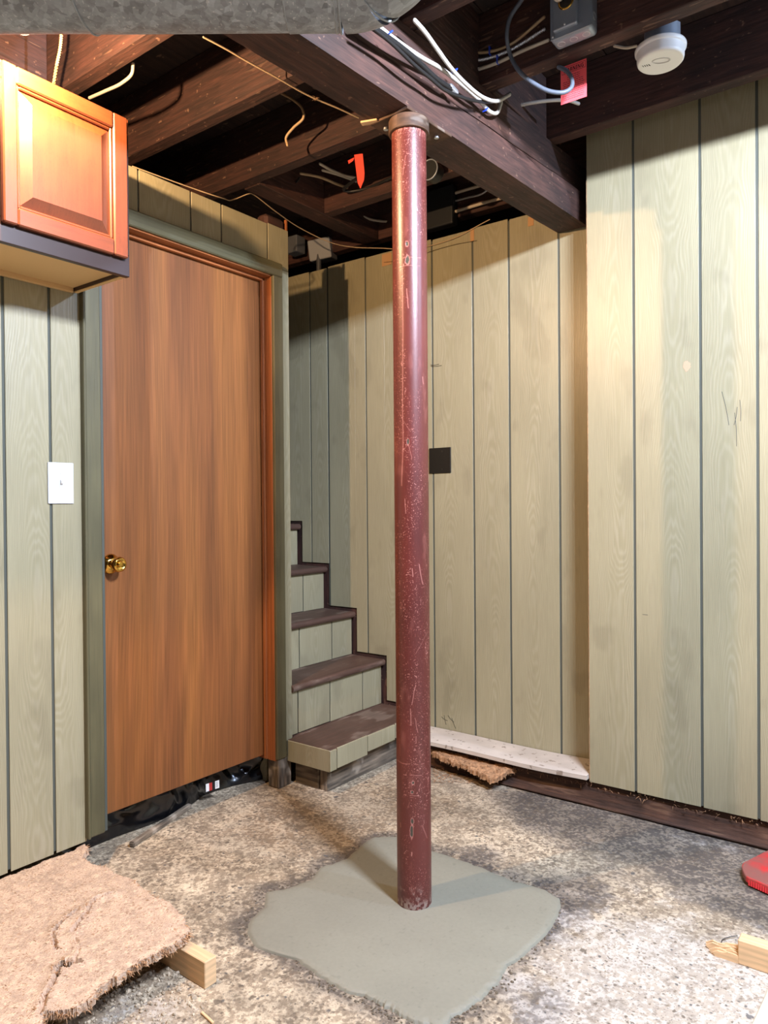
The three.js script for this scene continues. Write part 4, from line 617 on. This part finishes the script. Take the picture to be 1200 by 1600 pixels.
{ // twisted pull cord
  const o = [new THREE.Vector3(at(98, 40, 'z', -1.2).x, ROOM.top, -1.2), ...zp([[96, 50], [94, 75], [89, 100], [84, 130]], -1.2)], c = new THREE.CatmullRomCurve3(o), gs = [0, Math.PI].map((f) => { const pts = []; for (let i = 0; i <= 90; i++) { const q = c.getPoint(i / 90), a = i * 0.9 + f; pts.push(new THREE.Vector3(q.x + 0.0025 * Math.cos(a), q.y, q.z + 0.0025 * Math.sin(a))); } return new THREE.TubeGeometry(new THREE.CatmullRomCurve3(pts), 180, 0.0026, 6); });
  tag(M('pull_cord', BGU.mergeGeometries(gs), std({ color: '#d3b07e', roughness: 0.8 })), 'twisted tan cord hanging above the cabinet in front of the bright joist', 'cord');
}
cable('wire', [at(207, 260, 'x', FRONT_X), at(250, 276, 'x', FRONT_X), at(300, 294, 'x', FRONT_X), at(345, 309, 'x', FRONT_X + 0.004), ...zp([[368, 311, -2.1], [388, 303, -2.15], [397, 305, -2.2], [430, 330, -2.35], [470, 357, -2.55], [520, 380, -2.75], [550, 386, -2.85], [600, 388, -2.874], [640, 390, -2.874], [676, 383, -2.874], [715, 370, -2.874], [748, 352, -2.874], [765, 343, -2.874]], -2.3)], 0.0022, MAT.string, 'thin pale wire along the top of the door wall and across to the stair wall', 'wire');
cable('wire', zp([[600, 410], [640, 405], [676, 392], [712, 382], [745, 376]], BACK_Z + 0.003), 0.0012, std({ color: '#4d4028' }), 'fine dark wire pinned across the top of the stair wall', 'wire');
cable('electrical_cable', yp([[500, 256], [520, 267], [545, 276], [575, 278], [600, 270], [640, 258]], 2.62), 0.0062, MAT.beigeCable, 'upper beige cable sagging behind the hanging red ribbon');
cable('electrical_cable', yp([[504, 266], [525, 272], [548, 280], [572, 290]], 2.615), 0.0058, MAT.beigeCable, 'short beige cable joining the sagging ones behind the red ribbon');
cable('electrical_cable', yp([[470, 271], [500, 277], [530, 289], [560, 298], [590, 299], [640, 288]], 2.6), 0.006, MAT.tanCable, 'lower tan cable sagging behind the hanging red ribbon');
cable('conduit', yp([[562, 276], [548, 286], [537, 297], [546, 299], [575, 294], [610, 279], [640, 268]], 2.57), 0.007, MAT.blackCable, 'black bent conduit under the sagging cables behind the ribbon', 'conduit');
cable('electrical_cable', yp([[468, 278], [458, 290], [446, 302]], 2.6), 0.005, MAT.blackCable, 'short black cable end under the joist left of the ribbon');
cable('electrical_cable', yp([[566, 338], [580, 343], [600, 346], [640, 347]], 2.6), 0.0062, MAT.beigeCable, 'beige cable low behind the joist, just left of the column');
{ // red ribbon
  const s = new THREE.Shape(); const A = at(552, 243, 'z', -2.165), k = (x, y) => { const p = at(x, y, 'z', -2.165); return [p.x - A.x, p.y - A.y]; };
  [[552, 241], [565, 239], [567, 268], [566, 279], [560, 293], [556, 284]].forEach((p, i) => s[i ? 'lineTo' : 'moveTo'](...k(...p))); s.closePath();
  const s2 = new THREE.Shape(); [[552, 245], [550, 250], [543, 255], [542, 250]].forEach((p, i) => s2[i ? 'lineTo' : 'moveTo'](...k(...p))); s2.closePath();
  const g = new THREE.ExtrudeGeometry([s, s2], { depth: 0.0012, bevelEnabled: false }); const m = M('ribbon', g, MAT.red, null, [A.x, A.y, -2.172], [0.05, 0, 0]); tag(m, 'bright red plastic ribbon hanging from the joist left of the column', 'ribbon');
}
{ // junction box behind the column
  const z = -2.972, A = at(675, 296, 'z', z + 0.05), B = at(707, 348, 'z', z + 0.05);
  const j = T('junction_box', 'dark junction box partly hidden behind the column with cables leaving it', 'electrical box', [0, 0, 0]);
  const w = B.x - A.x + 0.05, h = A.y - B.y; M('box_body', new RoundedBoxGeometry(w, h, 0.05, 2, 0.008), std({ color: '#2a2c2e', roughness: 0.5, metalness: 0.4 }), j, [(A.x + B.x) / 2 - 0.025, (A.y + B.y) / 2, z + 0.025]);
  for (const py of [304, 316, 333]) { const p = at(707, py, 'z', z + 0.03); M('clamp', new THREE.TorusGeometry(0.009, 0.003, 8, 16).rotateY(Math.PI / 2), MAT.zinc, j, [p.x, p.y, p.z]); }
  cable('electrical_cable', zp([[704, 304], [730, 296], [760, 288], [800, 284]], z + 0.02), 0.0075, MAT.beigeCable, 'topmost of three cables between the junction box and the beam');
  cable('armoured_cable', zp([[704, 316], [730, 309], [750, 304], [760, 298], [772, 284]], z + 0.02), 0.005, MAT.zinc, 'middle metal clad one of three cables between the junction box and the beam');
  cable('electrical_cable', zp([[704, 333], [730, 325], [760, 316], [810, 303]], z + 0.02), 0.0075, MAT.beigeCable, 'lowest of three cables between the junction box and the beam');
  const p = at(680, 265, 'z', -2.5); const o = T('round_box', 'small dark round box right behind the column under the joist', 'electrical box', [p.x - 0.02, p.y, -2.51]); M('box_body', new THREE.CylinderGeometry(0.04, 0.04, 0.05, 24).rotateX(Math.PI / 2), std({ color: '#35383a', roughness: 0.4, metalness: 0.5 }), o); M('rim', new THREE.TorusGeometry(0.04, 0.003, 8, 24), MAT.steel, o, [0, 0, 0.025]);
}
// bits on top of the door wall and in the dark stair opening
{
  const a = at(410, 338, 'x', FRONT_X - 0.04), b = at(440, 356, 'x', FRONT_X - 0.04);
  tag(board('wood_block', null, MAT.joist, [FRONT_X - 0.08, HEAD - 0.01, a.z], [FRONT_X - 0.02, HEAD + 0.055, b.z], { c: 0.012, grain: 'z' }), 'dark wooden block on top of the door wall near its end', 'lumber');
  const p = at(448, 352, 'x', FRONT_X - 0.02); tag(board('wood_stick', null, MAT.jamb, [p.x - 0.01, HEAD - 0.01, p.z - 0.004], [p.x, HEAD + 0.06, p.z + 0.006], { c: 0.001 }), 'thin reddish stick standing on the end of the door wall', 'stick');
  const q = at(500, 390, 'z', -2.95); const u = T('meter_box', 'pale grey box in the dark opening above the stairs', 'electrical box', [q.x, q.y, q.z - 0.02]);
  M('box_body', new RoundedBoxGeometry(0.13, 0.11, 0.09, 2, 0.008), std({ color: '#8f9296', roughness: 0.6 }), u, null, [0.1, 0.3, 0.05]); M('lower_pipe', new THREE.CylinderGeometry(0.014, 0.014, 0.1, 14), std({ color: '#44474c', roughness: 0.5 }), u, [0.0, -0.07, 0.03]);
  const v = at(462, 384, 'z', -2.9); tag(M('conduit_box', new RoundedBoxGeometry(0.08, 0.09, 0.07, 2, 0.006), std({ color: '#5a5d62', roughness: 0.6 }), null, [v.x, v.y, v.z]), 'darker grey box deeper in the opening above the stairs', 'electrical box');
}

// ---------------------------------------------------------------- along the foot of the walls
{ // white board on the ledge between the right wall and the stair wall
  const n = 40, pos = [], uv = [], idx = [], prof = [[0, 0.0], [0, -0.013], [0.002, -0.016], [1, -0.016], [1, 0.002], [0.5, 0.0015], [0.03, 0.0], [0, -0.002]];
  for (let i = 0; i <= n; i++) { const x = lerp(-1.895, -1.049, i / n), e = Math.exp(-Math.pow((x + 1.05) / 0.16, 2)), zf = -2.688 + 0.004 * Math.sin(x * 9), zb = BACK_Z + 0.004; prof.forEach(([t, y]) => { const z = lerp(zf, zb, t); pos.push(x, 0.121 + y + 0.004 * e + 0.002 * Math.sin(x * 6), z); uv.push(x * 1.2, z * 2.4 + y); }); }
  const K = prof.length; for (let i = 0; i < n; i++) for (let j = 0; j < K; j++) { const k = (j + 1) % K, a = i * K + j, b = i * K + k; idx.push(a, b, a + K, b, b + K, a + K); }
  for (const i of [0, n]) for (let j = 1; j < K - 1; j++) idx.push(i * K, i * K + j, i * K + j + 1);
  let g = new THREE.BufferGeometry(); g.setAttribute('position', new THREE.Float32BufferAttribute(pos, 3)); g.setAttribute('uv', new THREE.Float32BufferAttribute(uv, 2)); g.setIndex(idx); g = BGU.toCreasedNormals(g, 0.5); MAT.whiteBoard.side = THREE.DoubleSide;
  tag(M('white_board', g, MAT.whiteBoard), 'dirty white board lying on the ledge at the foot of the stair wall', 'board');
  shell('baseboard_back', 'dark sill under the white board at the stair wall', MAT.sill, [-1.895, 0, -2.76], [-1.05, 0.1, BACK_Z + 0.002]);
}
{ // torn fibreboard remains
  const t = T('torn_fibreboard', 'ragged strip of torn fibrous board left along the sill below the white board', 'fibreboard');
  const px = [[672, 1161], [700, 1167], [740, 1176], [780, 1184], [810, 1190], [835, 1197], [838, 1200], [806, 1199], [795, 1201], [786, 1205], [772, 1208], [762, 1206], [752, 1202], [738, 1196], [722, 1190], [706, 1186], [690, 1180], [676, 1174]];
  const Y = 0.082, ip = inPoly(px.map((p) => fl(p[0], p[1], Y))); const top = (x, z) => Y - 0.004 + 0.014 * (fbm(x * 40, z * 40, 4) - 0.5) - 0.25 * Math.max(0, z + 2.68);
  M('sheet', maskSlab((x, z) => ip(x + 0.012 * (vn(x * 90, z * 90) - 0.5), z + 0.012 * (vn(z * 90, x * 90) - 0.5)), top, 0.02, -1.9, -1.2, -2.76, -2.5, 0.004, 0.3), MAT.fibre, t);
  const out = []; for (let k = 0; k < 6500; k++) { const a = rr(670, 850), b = rr(1160, 1212), p = at(a, b, 'y', Y); if (!ip(p.x, p.z)) continue; sliver(new THREE.Vector3(p.x, top(p.x, p.z) - rr(0, 0.018), p.z), rr(0.008, 0.026), rr(0.0006, 0.0013), new THREE.Vector3(rr(-1, 1), rr(-0.8, 0.5), rr(-0.2, 1.2)).normalize(), out); }
  for (let k = 0; k < 150; k++) { const x = -1.55 + 0.6 * Math.pow(rnd(), 0.8) * 2.6 - 0.1, z = RIGHT_Z - 0.012 + rr(-0.002, 0.012); sliver(new THREE.Vector3(x, rr(0.075, 0.098), z), rr(0.006, 0.02), rr(0.0005, 0.0012), new THREE.Vector3(rr(-1, 1), rr(-0.8, 0.2), rr(0, 0.7)).normalize(), out); }
  M('loose_fibres', sliverGeo(out), fibreMat, t).userData = { kind: 'stuff', label: 'loose tan wood fibres' };
  const o2 = []; for (let k = 0; k < 700; k++) { const p = at(676 + 110 * Math.pow(rnd(), 1.2), rr(1184, 1225), 'y', 0); if (p.z < -2.72) continue; sliver(new THREE.Vector3(p.x, 0.002 + 0.004 * rnd(), p.z), rr(0.006, 0.02), rr(0.0005, 0.0012), new THREE.Vector3(rr(-1, 1), 0.05, rr(-1, 1)).normalize(), o2); }
  const f = M('wood_fibres', sliverGeo(o2), fibreMat); f.userData = { kind: 'stuff', label: 'tan wood fibres scattered on the floor behind the column', category: 'fibres' };
}
{ // black plastic under the door
  const NX = 150, NY = 30, pos = [], uv = [], idx = [];
  const foot = new THREE.CatmullRomCurve3([[128, 1330], [150, 1320], [190, 1304], [235, 1288], [262, 1276], [284, 1262], [300, 1256], [318, 1243], [336, 1236], [370, 1226], [414, 1217], [430, 1214]].map((p) => at(p[0], p[1], 'y', 0.004)), false, 'centripetal');
  for (let i = 0; i <= NX; i++) { const a = i / NX, b = foot.getPoint(a); for (let j = 0; j <= NY; j++) {
    const t = j / NY, e = Math.sin(Math.PI * t), f = fbm(a * 7, t * 1.6, 3) - 0.5, r = Math.abs(vn(a * 11 + t * 1.5, t * 1.2 - a * 3) - 0.5), q = Math.abs(vn(a * 19 - t * 2, 7 + t * 1.4) - 0.5);
    const x = b.x - 0.012 * (1 - t) + e * (0.03 * f + 0.05 * (0.2 - r) + 0.03 * (0.2 - q)), y = lerp(0.16, 0.004, t) + e * 0.012 * f;
    pos.push(x, Math.max(0.003, y), b.z + 0.01 * e * f); uv.push(a * 3, t);
  } }
  for (let i = 0; i < NX; i++) for (let j = 0; j < NY; j++) { const a = i * (NY + 1) + j, b = a + NY + 1; idx.push(a, a + 1, b, b, a + 1, b + 1); }
  const g = new THREE.BufferGeometry(); g.setAttribute('position', new THREE.Float32BufferAttribute(pos, 3)); g.setAttribute('uv', new THREE.Float32BufferAttribute(uv, 2)); g.setIndex(idx); g.computeVertexNormals(); MAT.plastic.side = THREE.DoubleSide;
  tag(M('plastic_sheet', g, MAT.plastic), 'crumpled black plastic sheeting stuffed under the brown door', 'sheeting');
  // printed label on the plastic
  const c = document.createElement('canvas'); c.width = 256; c.height = 96; const x = c.getContext('2d'); x.fillStyle = '#e9e6e0'; x.fillRect(0, 0, 256, 96); x.fillStyle = '#b0302c'; x.fillRect(62, 0, 58, 96); x.fillStyle = '#17161a'; x.fillRect(120, 0, 56, 96); x.fillStyle = '#8d2a28'; x.fillRect(80, 0, 6, 96); x.fillStyle = '#4a4a4a'; for (let i = 0; i < 6; i++) x.fillRect(186, 14 + i * 12, 50, 4);
  const tx = new THREE.CanvasTexture(c); tx.colorSpace = THREE.SRGBColorSpace; const p = at(329, 1227, 'x', -2.27);
  tag(M('printed_label', new THREE.BoxGeometry(0.06, 0.03, 0.0008, 1, 1), std({ map: tx, roughness: 0.4 }), null, [p.x + 0.012, p.y, p.z], [-0.2, Math.PI / 2 - 0.15, 0.2]), 'white, red and black printed label on the black plastic', 'label');
  // weathered sill strips and tar paper
  const a = at(225, 1312, 'y', 0.012), b = at(290, 1268, 'y', 0.012), L = Math.hypot(b.x - a.x, b.z - a.z) + 0.1; tag(M('wood_strip', uvm(cham(L, 0.02, 0.022, 0.005), 'x', 0.2, 0.4), MAT.greyWood, null, [(a.x + b.x) / 2 - 0.02, 0.01, (a.z + b.z) / 2], [0, Math.atan2(-(b.z - a.z), b.x - a.x), 0]), 'thin weathered wood strip in front of the black plastic', 'strip');
  const tp = inPoly([[133, 1318], [146, 1313], [170, 1302], [200, 1290], [220, 1290], [208, 1304], [190, 1324], [172, 1338], [150, 1340], [134, 1336]].map((q) => fl(q[0], q[1], 0.01)));
  tag(M('tar_paper', maskSlab((x2, z2) => tp(x2, z2), (x2, z2) => 0.007 + 0.006 * fbm(x2 * 30, z2 * 30, 3), 0.004, -2.15, -1.7, -1.6, -1.1, 0.005, 0.3), std({ color: '#2b2724', roughness: 0.85 })), 'dark scrap of tar paper on the floor by the corner of the particle board', 'paper');
}
// broken lumber, red scoop, white panel, splinters
{
  const t = T('broken_lumber', 'short pale lumber piece with a splintered broken end on the lime stained floor', 'lumber');
  const z = -2.0, x0 = at(1153, 1506, 'z', z).x;
  board('block', t, MAT.pine, [x0, 0, z], [x0 + 0.4, 0.062, z - 0.04], { grain: 'x', su: 0.2, sv: 0.5, c: 0.002, off: [0.2, 0.3] });
  for (let i = 0; i < 7; i++) { const w = 0.04 / 7, L = rr(0.05, 0.075) + (i < 3 ? 0.012 : 0); const pts = [[x0 + 0.001, 0.0], [x0 + 0.001, 0.028 - 0.0015 * i + rr(-0.003, 0.003)]]; const s = new THREE.Shape(); s.moveTo(...pts[0]); s.lineTo(...pts[1]); for (let k = 1; k < 5; k++) s.lineTo(x0 - L * k / 5, lerp(0.026, 0.014, k / 5) + rr(-0.004, 0.004)); s.lineTo(x0 - L, 0.008); s.lineTo(x0 - L * 0.9, 0); s.closePath(); const g = uvm(new THREE.ExtrudeGeometry(s, { depth: w * 0.9, bevelEnabled: false }), 'x', 0.2, 0.5, rnd(), rnd()); M('splinter', g, MAT.pine, t, [0, 0, z - 0.04 + i * w]); }
  const s = new THREE.Shape(); const A = at(1200, 1352, 'y', 0.02), K = (px, py) => { const p = at(px, py, 'y', 0.03); return [p.x - A.x, -(p.z - A.z)]; };
  const a = K(1206, 1326), b = K(1160, 1350), c = K(1166, 1368), d = K(1230, 1396); s.moveTo(...a); s.lineTo(lerp(a[0], b[0], 0.8), lerp(a[1], b[1], 0.8)); s.quadraticCurveTo(b[0] - 0.008, b[1], lerp(b[0], c[0], 0.75), lerp(b[1], c[1], 0.75)); s.quadraticCurveTo(c[0], c[1] - 0.005, lerp(c[0], d[0], 0.15), lerp(c[1], d[1], 0.15)); s.lineTo(...d); s.lineTo(d[0] + 0.15, d[1] + 0.05); s.lineTo(a[0] + 0.15, a[1]); s.closePath();
  const r = T('plastic_scoop', 'red plastic scoop with a worn top and a ribbed rim by the right wall', 'scoop', [A.x, 0, A.z]);
  M('blade', new THREE.ExtrudeGeometry(s, { depth: 0.012, bevelEnabled: true, bevelSize: 0.004, bevelThickness: 0.004, bevelSegments: 3, curveSegments: 10 }).rotateX(-Math.PI / 2), MAT.redPlastic, r, [0, 0.014, 0]);
  for (let i = 0; i < 16; i++) { const q = [lerp(c[0], d[0], 0.08 + i / 17), lerp(c[1], d[1], 0.08 + i / 17)]; M('rib', new THREE.CylinderGeometry(0.0028, 0.0034, 0.016, 8), MAT.redEdge, r, [q[0], 0.014, -q[1] + 0.003]); }
  board('handle_base', r, MAT.redEdge, [A.x + 0.02, 0.03, A.z - 0.03], [A.x + 0.1, 0.055, A.z - 0.07], { c: 0.006 });
  tag(board('white_board', null, std({ color: '#c6bfa9', roughness: 0.6 }), [-0.322, 0, -1.955], [0.15, 0.018, -1.2], { c: 0.002, rot: [0, -0.05, 0] }), 'white panel lying flat on the floor in front of the broken lumber', 'board');
  const sp = at(324, 1590, 'y', 0.003); tag(M('wood_splinter', uvm(cham(0.05, 0.005, 0.006, 0.001), 'x', 0.2, 0.4), MAT.pine, null, [sp.x, 0.003, sp.z], [0, -0.15, 0]), 'pale splinter of wood on the floor by the rubble', 'splinter');
  cable('wire', yp([[1127, 1474], [1129, 1468], [1140, 1464], [1152, 1462]], 0.006), 0.0012, std({ color: '#44403c' }), 'bit of thin dark wire behind the broken lumber', 'wire');
}

// ---------------------------------------------------------------- the two bulbs
function bulb(label, L, socketTop) {
  const t = T('light_bulb', label, 'bulb', L.pos), H = socketTop - L.pos[1];
  const glass = M('glass', new THREE.SphereGeometry(0.03, 32, 20), new THREE.MeshStandardMaterial({ color: '#ffffff', emissive: new THREE.Color(L.color), emissiveIntensity: 6, roughness: 0.4 }), t); glass.castShadow = false;
  M('socket', new THREE.LatheGeometry([[0.014, 0.028], [0.018, Math.min(0.05, H * 0.65)], [0.03, H * 0.72], [0.055, H - 0.012], [0.055, H], [0, H]].map((p) => new THREE.Vector2(p[0], p[1])), 32), MAT.white, t);
  const p = new THREE.PointLight(L.color, L.candela, 0, 2); p.castShadow = true; p.shadow.radius = L.soft; p.shadow.mapSize.set(2048, 2048); p.shadow.bias = -0.0005; p.position.set(0, 0, 0); t.add(p);
}
bulb('warm white bulb in a porcelain holder over the cabinet side of the cellar', WARM, JOIST_Y);
{ // tube fixture between the joists: a row of small lights as long as the tube
  const cx = (TUBE.x0 + TUBE.x1) / 2, L = TUBE.x1 - TUBE.x0, t = T('tube_light', 'cool white tube lamp between two joists on the other side of the cellar', 'lamp', [cx, TUBE.y, TUBE.z]);
  const tube = M('tube', new THREE.CylinderGeometry(0.013, 0.013, L, 20).rotateZ(Math.PI / 2), new THREE.MeshStandardMaterial({ color: '#ffffff', emissive: new THREE.Color(TUBE.color), emissiveIntensity: 4, roughness: 0.4 }), t, [0, 0.022, 0]);
  board('housing', t, MAT.white, [TUBE.x0 - 0.03, TUBE.y + 0.06, TUBE.z - 0.04], [TUBE.x1 + 0.03, ROOM.top, TUBE.z + 0.04], { c: 0.004 });
  for (const s of [-1, 1]) board('lamp_holder', t, MAT.white, [cx + s * (L / 2 + 0.004), TUBE.y + 0.006, TUBE.z - 0.012], [cx + s * (L / 2 + 0.024), TUBE.y + 0.06, TUBE.z + 0.012], { c: 0.002 });
  for (let i = 0; i < TUBE.n; i++) { const p = new THREE.PointLight(TUBE.color, TUBE.candela / TUBE.n, 0, 2); p.castShadow = true; p.shadow.radius = TUBE.soft; p.shadow.mapSize.set(1024, 1024); p.shadow.bias = -0.0005; p.position.set(L * ((i + 0.5) / TUBE.n - 0.5), 0, 0); t.add(p); }
}
bulb('cool white bulb up in the joist bay beside the pale green wall', BAY, ROOM.top);
renderer.render(scene, camera);
